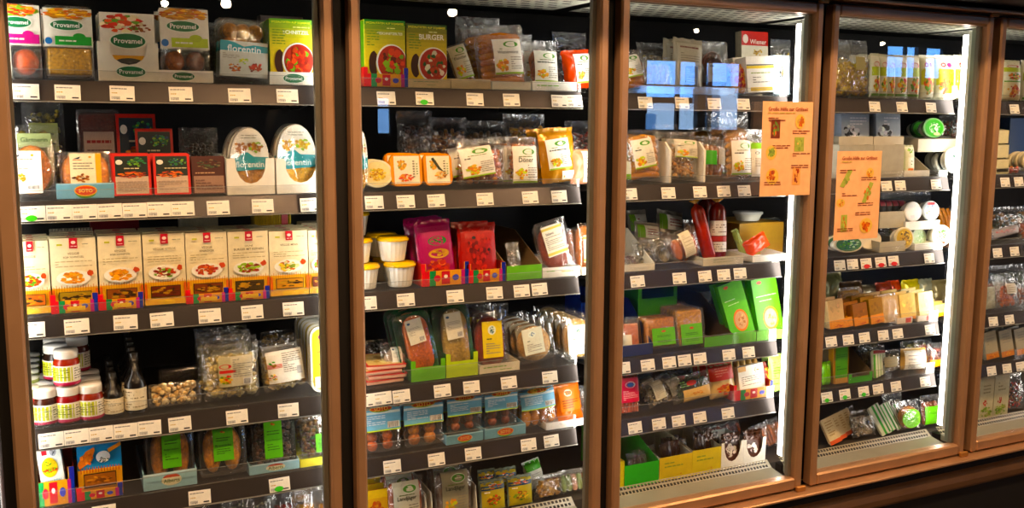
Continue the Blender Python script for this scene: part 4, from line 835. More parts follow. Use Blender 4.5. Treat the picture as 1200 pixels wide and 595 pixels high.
# == second door, second shelf
item(disc_tub, 1, 423, 461, 188, 'round tub standing on edge, pale rim and speckled yellow lid print', name='round_tub', cat='tub', lean=10, d=.03, rim='e8e0bc', face='e8d49a', art=lambda a: a.blobs(.5, .45, .34, .3, ['c89a3a', 'b87a2a', 'e8c85a', 'd8b04a'], 70, .1).blobs(.3, .65, .1, .06, ['9ac23c'], 8), side='e8e0c8', back=1, short='round tub')
def tubart(k):
    def f(a):
        a.rect(0, 0, 1, 1, 'f0e6c8')
        a.blobs(.3, .68, .2, .2, GOLD+['7a8a3a'], 24, .18); (a.blobs(.45, .2, .3, .16, ['d8321c', 'e8562c', 'e8962c'], 22) if k == 0 else a.poly([(.2, .9), (.3, .95), (.6, .55), (.75, .4), (.5, .5)], '3a3a1c').blobs(.6, .28, .28, .16, ['e8a03a', 'c88a3a', 'f0d08a'], 22)); a.para(.72, .2, .8, .85, 7, '5a4a2a').para(.86, .3, .92, .75, 5, '5a8a3a')
    return f
item(orange_tub, 1, 458, 495, 181, 'orange rounded tub with tomato picture lid', name='rounded_tub', cat='tub', lean=9, d=.045, art=tubart(0), back=1, short='orange tub with tomato lid')
item(orange_tub, 1, 496.5, 530, 181, 'orange rounded tub with pasta picture lid', name='rounded_tub', cat='tub', lean=9, d=.045, art=tubart(1), back=1, short='orange tub with pasta lid')
item(bag, 1, 541, 597, 163, 'bag of red-brown chunks with tilted white label', d=.05, lean=8, food=('chunks', ['a84a1c', 'c86428', '8a3614', 'd88a4a'], 140), labels=[(.06, .2, .74, .84, green_oval_label(''), -8)], back=1, short='red-brown chunk bag')
item(bag, 1, 598, 633, 161, 'upright bag with white label reading Döner', d=.04, lean=7, food=('chunks', ['b8642a', '8a4a1c', 'c87a3a'], 90), fbox=(.06, .03, .94, .92), labels=[(.1, .03, .94, .8, green_oval_label('Döner', lw=.62))], crimp=.06, back=2, short='white-labelled upright bag')
item(pouch, 1, 634, 679, 149, 'gold pouch with long white label', lean=7, roll=-4, d=.04, col='d89a32', labels=[(.16, .24, .84, .8, green_oval_label('', c='f0efe6'), -3), (.5, .04, .95, .2, lambda a: a.rect(0, 0, 1, 1, 'f0e8d8'))], back=1, short='gold pouch')
item(pouch, 1, 671, 699, 176, 'pink pack with white stripe by the right post', lean=4, d=.03, col='e0a080', mat='plastic', labels=[(.45, .05, .95, .95, lambda a: a.rect(0, 0, 1, 1, 'f4f0e8').para(.1, .1, .9, .9, 9))])
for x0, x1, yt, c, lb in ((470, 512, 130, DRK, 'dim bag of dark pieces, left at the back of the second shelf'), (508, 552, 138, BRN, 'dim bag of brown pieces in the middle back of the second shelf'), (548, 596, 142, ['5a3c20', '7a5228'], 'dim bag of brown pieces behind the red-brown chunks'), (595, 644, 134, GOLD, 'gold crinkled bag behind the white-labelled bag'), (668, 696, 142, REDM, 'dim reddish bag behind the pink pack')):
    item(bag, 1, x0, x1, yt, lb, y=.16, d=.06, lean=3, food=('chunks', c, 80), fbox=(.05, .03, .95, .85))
# == second door, third shelf
def cupx(x, y, z, lb):
    o = empty('dessert_cup', (x, y, z)); cup(o, .082, .062, 0); tag(o, lb, 'cup', 'white cups with yellow lids'); used.append(lb)
zc = SHELF[2]+.0008
for j, px in enumerate((432, 469)):
    xx = at(px, 330, .05).x - (.012 if j == 0 else 0)
    for k in range(3): cupx(xx, .012+k*.088, zc, f"white ribbed cup with yellow lid, {['left', 'right'][j]} column, bottom layer, {['front', 'second', 'rear'][k]}")
    for k in range(2 if j else 3): cupx(xx-.012, .03+k*.088, zc+.0635, f"white ribbed cup with yellow lid, {['left', 'right'][j]} column, upper layer, {['front', 'second', 'rear'][k]}")
cupx(at(428, 330, .05).x-.01, .07, zc+.127, 'white ribbed cup with yellow lid, alone as the top third layer')
item(festive, 2, 494, 549, 317, 'colourful tray with red and blue corners holding the magenta pack', lean=0, y=.014, d=.20, **TR)
def mag(a): a.rect(0, 0, 1, 1, 'a8285c').ell(.55, .72, .3, .09, '2c7a34').blobs(.55, .72, .22, .06, ['3a9a3a', '1c5a2a'], 10).ell(.55, .48, .34, .09, 'c8962c').blobs(.55, .48, .28, .06, ['d8a83a', 'b8862c'], 14).blobs(.5, .22, .4, .18, ['c83a2c', 'a8281e', 'd8642a'], 30, .16)
item(pouch, 2, 488, 535, 257, 'magenta pouch with green and yellow ovals sticking out of its tray', lean=8, roll=-4, d=.03, y=.022, col='a82c60', mat='plastic', labels=[(.05, .04, .95, .9, mag)], back=2, short='magenta pouch')
item(festive, 2, 547, 592, 316, 'colourful tray with red and blue corners holding the dark red pack', lean=0, y=.014, d=.20, **TR)
item(pouch, 2, 539, 583, 262, 'dark red pack with black dots beside the magenta pouch', lean=7, d=.025, y=.022, col='a8201c', mat='plastic', labels=[(.05, .04, .95, .92, lambda a: a.rect(0, 0, 1, 1, 'a8241e').blobs(.5, .5, .45, .42, ['c8342a', '7a1412', 'b82c22'], 50, .1).ell(.35, .8, .06, .03, '2a1412').ell(.8, .55, .05, .03, '2a1412'))], back=1, short='dark red pack')
item(tray, 2, 594, 635, 311, 'open cardboard box with bright green front edge', **TR, lean=0, d=.3, col='6cb82c', inner='8a7456', sideh=.115, y=.012)
item(bag, 2, 597, 612, 284, 'narrow grey bag leaning inside the green-edged box', d=.03, y=.03, lean=16, food=('chunks', ['7a6a5a', '4a4038'], 30))
item(tray, 2, 636, 680, 313, 'low white tray with green print under the sausage slices', **TR, lean=0, d=.20, col='f0ece0', y=.012, art=lambda a: a.para(.1, .5, .35, .8, 1, '8ac25a').para(.5, .4, .95, .7, 1, 'e8c86a'))
def stripelab(a): a.rect(0, 0, 1, 1, 'ece6d4').rect(0, .86, 1, .94, 'd8c86a').rect(0, .04, 1, .13, 'd8c86a').text('Salami', .35, .74, .4, '2a2a2a').para(.08, .2, .92, .66, 8)
item(blister, 2, 626, 674, 254, 'red salami slices pack tilted left with cream striped label', food=('disc', ['8f3a1c'], 1), fbox=(.08, .03, .94, .9), r_=.014, shell='c8b8a0', lean=9, roll=-12, y=.024, labels=[(.2, .3, .82, .9, stripelab, -3)])
item(blister, 2, 664, 690, 265, 'paler slices pack squeezed right of the tilted salami', food=('disc', ['b87a4a'], 1), r_=.012, shell='d8d0c0', lean=8, roll=-8, y=.05, labels=[(.4, .2, .95, .8, stripelab)])
item(tray, 2, 682, 699, 313, 'narrow white tray end by the right post', **TR, lean=0, d=.20, col='f0ece0', y=.012)
item(blister, 2, 678, 698, 262, 'orange pack with cream label by the right post', food=('disc', ['c8782c'], 1), r_=.01, shell='d8d0c0', lean=6, y=.022, labels=[(.25, .2, .98, .75, stripelab)])
# == second door, fourth shelf
for k in range(4):
    t = empty('slice_pack', (at(445, 440, .08).x+[0, .006, -.004, .003][k], .03, SHELF[3]+.001+k*.0125)); t.rotation_euler = (0, R_([0, 1, -1, 1][k])*.3, R_([4, -3, 2, -6][k]))
    MB().box(-.05, 0, 0, .05, .13, .009, 'e4b8a0', .002).build('pack', 'plastic', t); MB().box(-.051, -.001, .0091, .051, .131, .0105, 'd8372c', .0004).build('rim', 'print', t)
    a = Art(.09, .118, lambda u, v, e: ((u-.5)*.09, .006+v*.118, .0106+e)); a.rect(0, 0, 1, 1, 'e8cf8a').blobs(.5, .5, .4, .4, ['e8d8a0', 'd8b05a'], 14, .2); a.build('printed_top', t)
    lb = f"flat red-rimmed slice pack lying down, {['lowest', 'second from below', 'third from below', 'topmost'][k]} of its stack"; tag(t, lb, 'food pack', 'flat slice packs in a stack'); used.append(lb)
item(bag, 3, 450, 481, 401, 'clear round-edged bag with white label beside the flat stack', d=.05, lean=14, y=.04, food=('disc', ['a89078'], 1), labels=[(.3, .35, .7, .85, white_label())])
for x0, x1, yt, yb, cc, fc, lb, sb in ((466, 512, 364, 430, '6cb82c', ['c8641e', 'b8541a', 'd8782c'], 'long orange cutlet pack in green film, tilted left', 'bright green'), (513, 553, 358, 423, 'b8d42c', ['b89a5a', 'a8884a', 'c8aa6a'], 'long beige cutlet pack in green film', 'yellow-green')):
    item(tray, 3, x0+16 if x0 < 500 else 523, x1+10 if x0 < 500 else 560, yb, f'{sb} notched display tray under the {lb.split(" in ")[0]}', **TR, style='notch', lean=0, d=.15, col=cc, inner='2a5a2a', y=.014)
    item(blister, 3, x0-6, x1+2, yt, lb, food=('disc', fc, 1), fbox=(.26, .02, .94, .95), shell='1c5a2c', clear=False, r_=.02, y=.024, lean=10, roll=-9 if x0 < 500 else -3, labels=[(.34, .5, .78, .9, white_label(None, c='ddd8c4'), -4)], back=2, short=lb.split(' in ')[0])
item(tray, 3, 562, 609, 426, 'cream display tray with green print under the yellow-labelled slices', **TR, lean=0, d=.18, col='e4dcc2', y=.014, art=lambda a: a.para(.1, .5, .95, .8, 1, '7aa84a').para(.5, .2, .8, .4, 1, '7aa84a'))
def pylab(c, leaf='1c5a4a'):
    def f(a): a.rect(0, 0, 1, 1, c).ell(.48, .76, .2, .13, 'e8efe0').blobs(.48, .76, .14, .1, [leaf, '2a6a8a'], 10).para(.2, .48, .85, .56, 1, '2a4a2a').para(.15, .1, .85, .42, 5)
    return f
item(blister, 3, 556, 596, 365, 'dark red slices pack with yellow label', food=('disc', ['8a2a18'], 1), fbox=(.08, .03, .92, .9), r_=.02, shell='a89880', y=.024, lean=8, labels=[(.22, .2, .8, .82, pylab('e8cf4a'))], back=4, gap=.001, short='dark red slices pack')
item(blister, 3, 603, 651, 376, 'light brown slices pack with pale blue label, tilted left', food=('disc', ['b89058'], 1), fbox=(.06, .03, .94, .92), r_=.02, shell='c8b898', y=.018, lean=10, roll=-7, labels=[(.16, .22, .7, .88, pylab('dfe0cc', '2a6aa8'))], back=4, gap=.001, short='light brown slices pack')
item(blister, 3, 660, 699, 371, 'pale yellow slices pack with white label by the right post', food=('disc', ['d8b070'], 1), r_=.018, shell='d8d0b8', y=.018, lean=10, labels=[(.12, .12, .8, .8, pylab('f0f0e4', '5aa83a'))], back=5, gap=.001, short='pale yellow slices pack')
item(tray, 3, 681, 700, 354, 'royal blue box end high by the right post', **TR, y=.2, lean=0, d=.1, col='1c3a9a', inner='1c3a9a')
# == second door, fifth shelf
item(blister, 4, 424, 469, 476, 'blue-topped pack of orange balls, leftmost under the second door', food=('balls', ['c8601e', 'a84e18', 'd8742a'], 4), fbox=(.04, .03, .96, .42), shell='a8b8b8', lean=7, labels=[(0, .46, 1, .99, soto_top())], back=2, short='leftmost blue-topped pack')
item(blister, 4, 473, 519, 471, 'blue-topped pack of crumbed brown patties', food=('balls', ['a8642a', 'b8742e', '8a501e'], 4), fbox=(.04, .03, .96, .5), shell='8a9aa0', lean=7, labels=[(0, .5, 1, .99, soto_top())], back=2, short='blue-topped patty pack')
item(tray, 4, 523, 566, 508, 'light blue display tray with orange oval emblem, left one of two', **TR, lean=0, d=.20, col='7db3cc', art=soto_front, y=.014)
item(blister, 4, 524, 564, 464, 'blue-topped pack of dark balls in the left blue tray', food=('balls', ['8a4a1c', '7a3c16', 'a8582a'], 4), fbox=(.04, .2, .96, .55), shell='6a7a80', lean=5, y=.024, labels=[(0, .56, 1, .99, soto_top())], back=2, short='pack of dark balls in left blue tray')
item(tray, 4, 568, 616, 500, 'light blue display tray with orange oval emblem, right one of two', **TR, lean=0, d=.20, col='7db3cc', art=soto_front, y=.014)
item(blister, 4, 568, 606, 459, 'blue-topped pack of dark balls in the right blue tray', food=('balls', ['7a3a1c', '6a3014', '8a4a22'], 4), fbox=(.04, .2, .96, .55), shell='6a7a80', lean=5, y=.024, labels=[(0, .56, 1, .99, soto_top())], back=2, short='pack of dark balls in right blue tray')
item(bag, 4, 610, 655, 454, 'shiny blue-topped bag of brown sausages', d=.035, food=('sausage', ['b8763a', 'a8642a', 'c88a4a'], 4, 'smooth'), fbox=(.06, .03, .94, .5), labels=[(.03, .46, .97, .98, soto_top())], crimp=.04, lean=9, roll=-3, y=.02, back=1, short='shiny sausage bag')
item(pouch, 4, 652, 684, 450, 'orange pack with round emblem and white lower edge', d=.025, col='e0762c', mat='plastic', lean=9, roll=-5, y=.024, labels=[(.1, .3, .9, .95, lambda a: a.rect(0, 0, 1, 1, 'e8822c').ell(.45, .75, .2, .14, 'f0e0c0').blobs(.45, .75, .12, .09, ['2a5a4a'], 6).para(.1, .1, .9, .5, 4, '8a3a12'))], back=2, short='orange emblem pack')
item(tray, 4, 640, 696, 497, 'low white tray under the orange pack', **TR, lean=0, d=.18, col='f0ece4', y=.012)
item(bag, 4, 682, 700, 452, 'clear bag edge by the right post of the second door, fifth shelf', d=.03, y=.03, food=('chunks', ['8a7a5a', '6a5a40'], 30), lean=8)
# == second door, bottom deck
for k in range(3):
    item(flatpack, 5, 424-k*1.0, 455-4*k, 575-k*7, f"yellow and orange pack, {['front', 'middle', 'rear'][k]} one of three in the bottom left corner", y=.06+.05*k, lean=8, d=.016, col='e8922c', art=lambda a: a.rect(0, 0, 1, 1, 'e8b03a').rect(0, .8, 1, 1, 'f0c84a').blobs(.5, .4, .45, .35, ['c8501c', 'd8742a', 'f0a84a'], 40, .14), grp='yellow and orange packs in the corner')
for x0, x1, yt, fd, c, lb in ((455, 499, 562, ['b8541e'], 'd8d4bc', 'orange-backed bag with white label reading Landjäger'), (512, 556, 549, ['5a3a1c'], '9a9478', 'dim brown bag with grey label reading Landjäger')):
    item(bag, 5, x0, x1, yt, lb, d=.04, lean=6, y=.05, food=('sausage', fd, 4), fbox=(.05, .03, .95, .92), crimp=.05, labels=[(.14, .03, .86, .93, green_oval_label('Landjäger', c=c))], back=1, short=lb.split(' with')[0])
for px, lb in ((500, 'white cardboard divider left of the dim brown bag'), (507, 'second white cardboard divider left of the dim brown bag'), (559, 'white cardboard divider right of the dim brown bag')):
    x = at(px, 575, .05).x; o = MB().prismx([(.045, 0), (.25, 0), (.25, .10), (.06, .085)], -.001, .001, 'e4dfd0').build('cardboard_divider', 'card', None, (x, 0, .4935)); tag(o, lb, 'divider', 'white dividers on the bottom deck'); used.append(lb)
def smallp(a): a.rect(0, 0, 1, 1, 'b8a83a').rect(0, .72, 1, 1, '2c4a6a').blobs(.5, .85, .4, .1, ['e8642a', '4a7aa8', 'e8e0d0'], 14).para(.1, .6, .9, .7, 1, 'f0f0e0').blobs(.5, .35, .35, .2, ['8a5a1c', 'c84a1e', 'd8b03a', '7a9a2a'], 26, .16)
for x0, x1, yt, yy, lb in ((564, 593, 563, .05, 'small blue and yellow pouch, front left of four'), (596, 625, 558, .05, 'small blue and yellow pouch, front right of four'), (582, 607, 549, .1, 'small blue and yellow pouch, rear right of four'), (562, 582, 551, .11, 'small blue and yellow pouch, rear left of four')):
    item(pouch, 5, x0, x1, yt, lb, d=.022, y=yy, lean=8, col='7a8a7a', mat='plastic', labels=[(.03, .03, .97, .93, smallp)], grp='small blue and yellow pouches')
item(bag, 5, 628, 662, 558, 'bag of glossy golden pieces on the bottom deck', d=.04, y=.05, lean=14, food=('chunks', ['b8862a', 'a8721e', 'c89a4a'], 90))
item(pouch, 5, 614, 640, 537, 'green and white pouch leaning behind the golden pieces', d=.03, y=.12, lean=14, roll=-12, col='dfe4d4', mat='plastic', labels=[(.05, .65, .95, .97, lambda a: a.rect(0, 0, 1, 1, '4fa83a')), (.2, .1, .9, .6, lambda a: a.para(.1, .1, .9, .9, 6))])
item(bag, 5, 658, 688, 550, 'clear bag of pinkish sausages right on the bottom deck', d=.04, y=.05, lean=16, food=('sausage', ['b88a6a', 'c89a7a', '8a9a5a'], 4))
t = empty('long_sausage_pack', tuple(at(660, 547, .16))); MB().tube([(-.07, 0, 0), (-.03, 0, .004), (.03, 0, .004), (.07, 0, 0)], [.008, .014, .014, .008], 10, '8a2418').build('sausage', 'smooth', t); MB().box(-.07, -.012, .0145, .07, .012, .018, 'e8e0d0').build('label', 'print', t)
t.location.z = SHELF[5]+.0; t.location.z = .4935+.0145; tag(t, 'long dark red sausage lying crosswise at the back of the bottom deck', 'sausage')
item(bag, 5, 440, 470, 556, 'dim bag behind the orange-backed bag at the bottom', y=.15, d=.04, food=('chunks', DRK, 40), lean=3)
# == third door, top shelf
item(bag, 0, 731, 763, 56, 'sausage bag with long white label at the left edge of the third door, top shelf', d=.06, lean=8, roll=-5, y=.02, food=('stack', ['c87a2a', 'b8661e', 'd88a3a'], 6, 'smooth'), fbox=(.06, .03, .94, .7), labels=[(.1, .3, .75, .86, green_oval_label('', c='ece8dc'), -6)], crimp=.1)
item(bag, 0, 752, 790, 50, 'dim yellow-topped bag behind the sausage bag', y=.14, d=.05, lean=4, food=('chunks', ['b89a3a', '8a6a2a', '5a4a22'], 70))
item(pouch, 0, 790, 828, 44, 'grey-white pouch with dark lettering lines, middle of the top shelf', d=.03, lean=8, roll=4, y=.03, col='a8a494', mat='plastic', labels=[(.08, .5, .92, .9, lambda a: a.rect(0, 0, 1, 1, 'b8b4a2').para(.1, .7, .9, .9, 1, '6a2a2a').para(.1, .1, .9, .55, 4)), (.3, .03, .75, .46, lambda a: a.rect(0, 0, 1, 1, '5a4a34').para(.1, .1, .9, .9, 8, 'a89a7a'))], back=1, short='grey-white pouch')
item(bag, 0, 760, 792, 66, 'clear bag of pale sausages in the left half of the third door, top shelf', d=.04, lean=8, y=.03, food=('sausage', ['c8a070', 'b88a5a'], 4))
item(bag, 0, 826, 858, 48, 'bag of reddish slices beside the grey-white pouch', d=.04, lean=8, y=.05, food=('slices', ['8a3a2a', '9a4a34'], 5), labels=[(.1, .2, .8, .55, white_label(c='b8c0d0'))], back=1, short='reddish slice bag')
item(tray, 0, 757, 861, 105, 'long low pale tray in the middle of the top shelf behind the third door', **TR, lean=0, d=.18, col='b8b4a4', y=.014)
item(carton, 0, 869, 900, 38, 'pack with red top band standing high at the back right', y=.13, lean=4, d=.03, cat='carton', name='carton', col='d8d0b8', art=lambda a: a.rect(0, 0, 1, 1, 'e0d8c0').rect(0, .78, 1, 1, 'c8281e').ell(.15, .88, .1, .07, 'e8d8c8').text('Wiener', .62, .84, .62, 'f0e8d8').blobs(.6, .68, .2, .06, ['c8a03a', 'a87a2a'], 10).blobs(.65, .55, .2, .06, ['3a2a1a', '8a5a2a'], 10), zb=None)
item(pouch, 0, 857, 880, 74, 'red and yellow pouch squeezed left of the white box', d=.02, y=.03, lean=8, roll=5, col='d88a2a', mat='plastic', labels=[(.04, .04, .96, .92, lambda a: a.rect(0, 0, 1, 1, 'e8a83a').blobs(.5, .5, .45, .4, ['c82c1e', 'e8642a', 'e8c03a', 'a82018'], 50, .14))], back=1, short='red and yellow pouch')
item(carton, 0, 874, 908, 66, 'white carton with yellow bands and a raised white lid', y=.02, lean=6, roll=-3, d=.05, cat='carton', name='carton', col='f0ece0', art=lambda a: a.rect(0, 0, 1, 1, 'f2eee2').rect(0, .66, 1, .74, 'e8c83a').rect(.1, .04, .9, .14, 'e8c03a').rect(0, .74, 1, .78, '6a6a60').para(.15, .5, .85, .58, 1, '8a9a4a').para(.2, .25, .8, .45, 3), back=1, short='white carton with yellow bands')
item(carton, 0, 906, 925, 66, 'pale blue carton beside the white carton', y=.03, lean=4, d=.05, cat='carton', name='carton', col='a8c0d0', art=lambda a: a.rect(0, 0, 1, 1, 'b8d0e0').blobs(.5, .6, .25, .18, ['4a4a4a', '8a7a5a'], 10))
item(bag, 0, 909, 932, 46, 'yellow bag at the right end of the top shelf behind the third door', y=.11, d=.05, lean=3, food=('chunks', ['c8a82c', 'a8861e', 'd8bc4a'], 60))
# == third door, second shelf
item(bag, 1, 727, 742, 184, 'narrow pack edge with green and white print by the left post', d=.03, y=.02, food=('chunks', ['8a9a5a'], 20), labels=[(.2, .1, .9, .8, lambda a: a.rect(0, 0, 1, 1, 'd8dcc8').rect(0, 0, 1, .3, '7aa83a'))])
item(bag, 1, 738, 780, 151, 'tall bag of wieners with tilted white label behind the third door', d=.055, lean=8, roll=-3, food=('stack', ['c88a3a', 'b87a2c', 'd89a4a'], 7, 'smooth'), fbox=(.06, .03, .94, .88), labels=[(.14, .24, .78, .82, green_oval_label('', c='e4dcc8'), -6)], crimp=.08, back=1, short='tall wiener bag')
for px, lb in ((784, 'white cardboard divider right of the wiener bag'), (824, 'white cardboard divider right of the chunky sausage bag')):
    x = at(px, 190, .03).x; o = MB().prismx([(.022, 0), (.25, 0), (.25, .12), (.05, .115), (.022, .09)], -.003, .003, 'e8e2d4').build('cardboard_divider', 'card', None, (x, 0, SHELF[1]+.0008)); tag(o, lb, 'divider'); used.append(lb)
item(bag, 1, 788, 821, 154, 'bag of chunky sausage ends with a creased white label', d=.05, lean=8, roll=0, food=('chunks', ['c89a5a', 'a8743a', 'd8b078'], 110), labels=[(.08, .45, .9, .82, green_oval_label('', c='cfc8b4'), 4)], back=1, short='bag of chunky sausage ends')
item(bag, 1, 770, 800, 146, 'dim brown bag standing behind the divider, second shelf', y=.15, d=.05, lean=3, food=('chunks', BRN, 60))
item(bag, 1, 826, 857, 158, 'bag of brown sausages with a bright green patch', d=.05, lean=10, roll=6, food=('sausage', ['8a5226', '7a4420', '9a6230'], 4, 'smooth'), labels=[(.02, .28, .42, .62, lambda a: a.rect(0, 0, 1, 1, '3f9a26')), (.5, .3, .85, .7, lambda a: a.rect(0, 0, 1, 1, '9a9484').para(.1, .1, .9, .9, 6))], back=1, short='brown sausage bag with green patch')
item(bag, 1, 853, 884, 131, 'peaked bag of small sausages with square white label', d=.05, lean=8, food=('stack', ['c08a4a', 'a8743a', 'd8a868'], 7), fbox=(.08, .03, .92, .74), labels=[(.14, .05, .96, .56, green_oval_label('', c='efece2'))], crimp=.18, back=1, short='peaked bag of small sausages')
item(bag, 1, 883, 905, 152, 'white-labelled pack with lime band partly behind the orange notice', d=.04, lean=6, food=('chunks', ['a8864a'], 40), labels=[(.02, .6, .98, .72, lambda a: a.rect(0, 0, 1, 1, '8ad42c')), (.02, .04, .98, .6, white_label(c='eeeee6'))], back=1, short='lime-banded white pack')
item(bag, 1, 903, 925, 158, 'clear sausage bag at the right end behind the orange notice', d=.04, lean=6, y=.03, food=('stack', ['b8864a', 'c89a5a'], 5))
# == third door, third shelf
item(tray, 2, 730, 767, 317, 'open white carton showing its tall pale side, by the left post', **TR, lean=0, d=.26, col='e8e4d6', inner='d8d2c0', sideh=.105, y=.012)
item(bag, 2, 733, 752, 296, 'dark red pack inside the open white carton', d=.03, y=.05, lean=20, food=('chunks', ['5a2a22', '3a1a16'], 30))
for k, (x0, x1, yt, yy, rl) in enumerate(((744, 778, 258, .12, 8), (768, 806, 244, .16, 10), (740, 762, 246, .2, 0))):
    item(pouch, 2, x0, x1, yt, f"grey foil sausage pack with green corner at the back left, {['lower', 'upper', 'rearmost'][k]}", d=.03, y=yy, lean=14, roll=rl, col='8a8478', labels=[(.05, .55, .95, .9, lambda a: a.rect(0, 0, 1, 1, 'd8d4c4').rect(0, 0, .3, 1, '6a9a2c').para(.4, .2, .95, .8, 3, '8a3a3a'))])
item(bag, 2, 766, 792, 272, 'clear bag of greyish slices next to the open white carton', d=.04, y=.04, lean=14, food=('slices', ['8a8468', '7a7458'], 5))
item(bag, 2, 783, 824, 264, 'orange sausage pack with a long white label strip, leaning left', d=.04, y=.03, lean=12, roll=-18, food=('sausage', ['c8641c', 'd87a2a'], 3, 'smooth'), labels=[(.34, .04, .74, .92, lambda a: a.rect(0, 0, 1, 1, 'e4dcc4').para(.1, .1, .9, .9, 12, 'a89a7a'))], crimp=.05)
def loose_salami(x, y, h, w, col, rl, lean, label, lab=False):
    o = empty('salami', (x, y, SHELF[2]+w*.5*abs(math.sin(R_(rl)))+.002), (-R_(lean), R_(rl), 0)); salami(o, w, h, 0, col, lab); tag(o, label, 'sausage', None); used.append(label)
xs = at(843, 300, .03).x; loose_salami(at(838, 300, .035).x, .035, .185, .042, 'a82a16', -14, 8, 'red salami leaning left with a small white disc')
loose_salami(at(848.5, 300, .03).x, .034, .185, .050, '7a1c16', 1, 5, 'upright dark red salami with white and red paper bands', True)
loose_salami(at(830, 260, .12).x, .12, .19, .045, '4a1614', 3, 3, 'dim dark salami standing at the back')
loose_salami(at(842, 260, .14).x, .14, .19, .045, '5a1a14', -3, 3, 'second dim dark salami standing at the back')
item(tray, 2, 824, 871, 301, 'low cream tray holding the salamis', **TR, lean=0, d=.19, col='d8d0b8', y=.010, art=lambda a: a.para(.25, .3, .75, .8, 3, '9aa88a'))
item(carton, 2, 866, 918, 262, 'large tan cardboard box at the right of the third shelf', y=.13, lean=0, d=.2, cat='carton', name='carton', col='b08a44')
item(pouch, 2, 872, 903, 271, 'orange-red wedge pack in the right white tray', y=.05, lean=14, roll=-24, d=.03, col='d8481c', mat='plastic')
item(pouch, 2, 860, 876, 268, 'slim green-edged pack leaning beside the tan box', y=.07, lean=10, roll=-20, d=.02, col='9aa85a', mat='plastic')
item(tray, 2, 882, 922, 301, 'low white tray at the right end of the third shelf', **TR, lean=0, d=.12, col='f0ece2', y=.012)
t = empty('round_tub', (at(876, 258, .19).x, .19, SHELF[2]+.002+0)); 
hb = at(890, 262, .13).z-SHELF[2]; t.location.z = SHELF[2]+hb+.006; MB().lathe([(.035, .0), (.045, .022)], 24, 'd8d4c4').build('tub', 'plastic', t); MB().lathe([(.048, .021), (.048, .027), (.04, .028)], 24, 'c8c8c0').build('lid', 'plastic', t); tag(t, 'low white tub sitting on the tan cardboard box', 'tub')
# == third door, fourth shelf
item(tray, 3, 729, 765, 404, 'navy blue box with tall dark sides by the left post', **TR, lean=0, d=.24, col='1c2a66', inner='1a2450', sideh=.14, y=.012, art=lambda a: a.rect(0, .0, 1, 1, '1c2c6c'))
item(bag, 3, 731, 752, 372, 'orange pack inside the navy blue box', d=.03, y=.03, lean=10, food=('block', ['c8641c'], 1), labels=[(.0, .1, .4, .5, lambda a: a.rect(0, 0, 1, 1, 'e8dcc0'))])
item(tray, 3, 748, 793, 349, 'bright green open tray stacked high behind the golden packs', **TR, style='notch', lean=0, d=.2, col='56b02c', inner='2c6a22', y=.13, sideh=.12, zb=372)
def gsq(a): a.rect(0, 0, 1, 1, '6cb83a').ell(.5, .8, .1, .06, 'c8582c').para(.2, .45, .8, .6, 2, '2c5a1e').para(.2, .15, .8, .3, 2, '3c6a2e')
item(blister, 3, 757, 795, 371, 'golden pack with green label in front of the green tray', food=('block', ['b8782c'], 1), shell='c8a86a', d=.03, y=.02, lean=12, labels=[(.16, .12, .86, .64, gsq)], back=1, short='golden pack with green label')
item(blister, 3, 793, 826, 362, 'taller golden pack with green label and crimped film top', food=('block', ['b88a44'], 1), shell='c8b88a', d=.014, y=.02, lean=10, labels=[(.12, .06, .86, .6, gsq)], back=6, gap=.002, jit=.002, short='crimped golden pack')
item(tray, 3, 826, 859, 394, 'deep cardboard box with green front, empty inside', **TR, lean=0, d=.3, col='62b436', inner='5a4a2c', sideh=.13, y=.012)
item(tray, 3, 859.5, 886, 390, 'bright green tray front under the left green sleeve pack', **TR, lean=0, d=.3, col='72c23c', inner='5a4a2c', sideh=.06, y=.012)
item(tray, 3, 887, 918, 387, 'bright green tray front under the right green sleeve pack', **TR, lean=0, d=.3, col='86cc5a', inner='5a4a2c', sideh=.06, y=.012)
def gsl(a): a.rect(0, 0, 1, 1, '62c22c').ell(.3, .93, .1, .03, 'd8582c').para(.1, .68, .9, .71, 1, 'e8f4d8').para(.2, .6, .7, .63, 1, 'd8ecc8').ell(.55, .3, .3, .2, 'e8843a').ell(.55, .3, .25, .16, 'd8b08a').blobs(.55, .3, .2, .13, ['c88a5a', 'e0b890'], 16)
item(carton, 3, 843, 882, 327, 'bright green sleeve pack with orange oval window, leaning left', cat='carton', name='green_sleeve_pack', y=.022, lean=10, roll=-14, d=.02, col='4ea824', art=gsl, back=1, short='left green sleeve pack')
item(carton, 3, 882, 916, 324, 'bright green sleeve pack with orange oval window, nearer the right post', cat='carton', name='green_sleeve_pack', y=.022, lean=10, roll=-6, d=.02, col='5eb834', art=gsl, back=1, short='right green sleeve pack')
item(bag, 3, 800, 838, 344, 'dim green-brown film pack behind the crimped golden pack', y=.24, d=.04, lean=3, food=('chunks', ['4a4a22', '6a5a32'], 60))
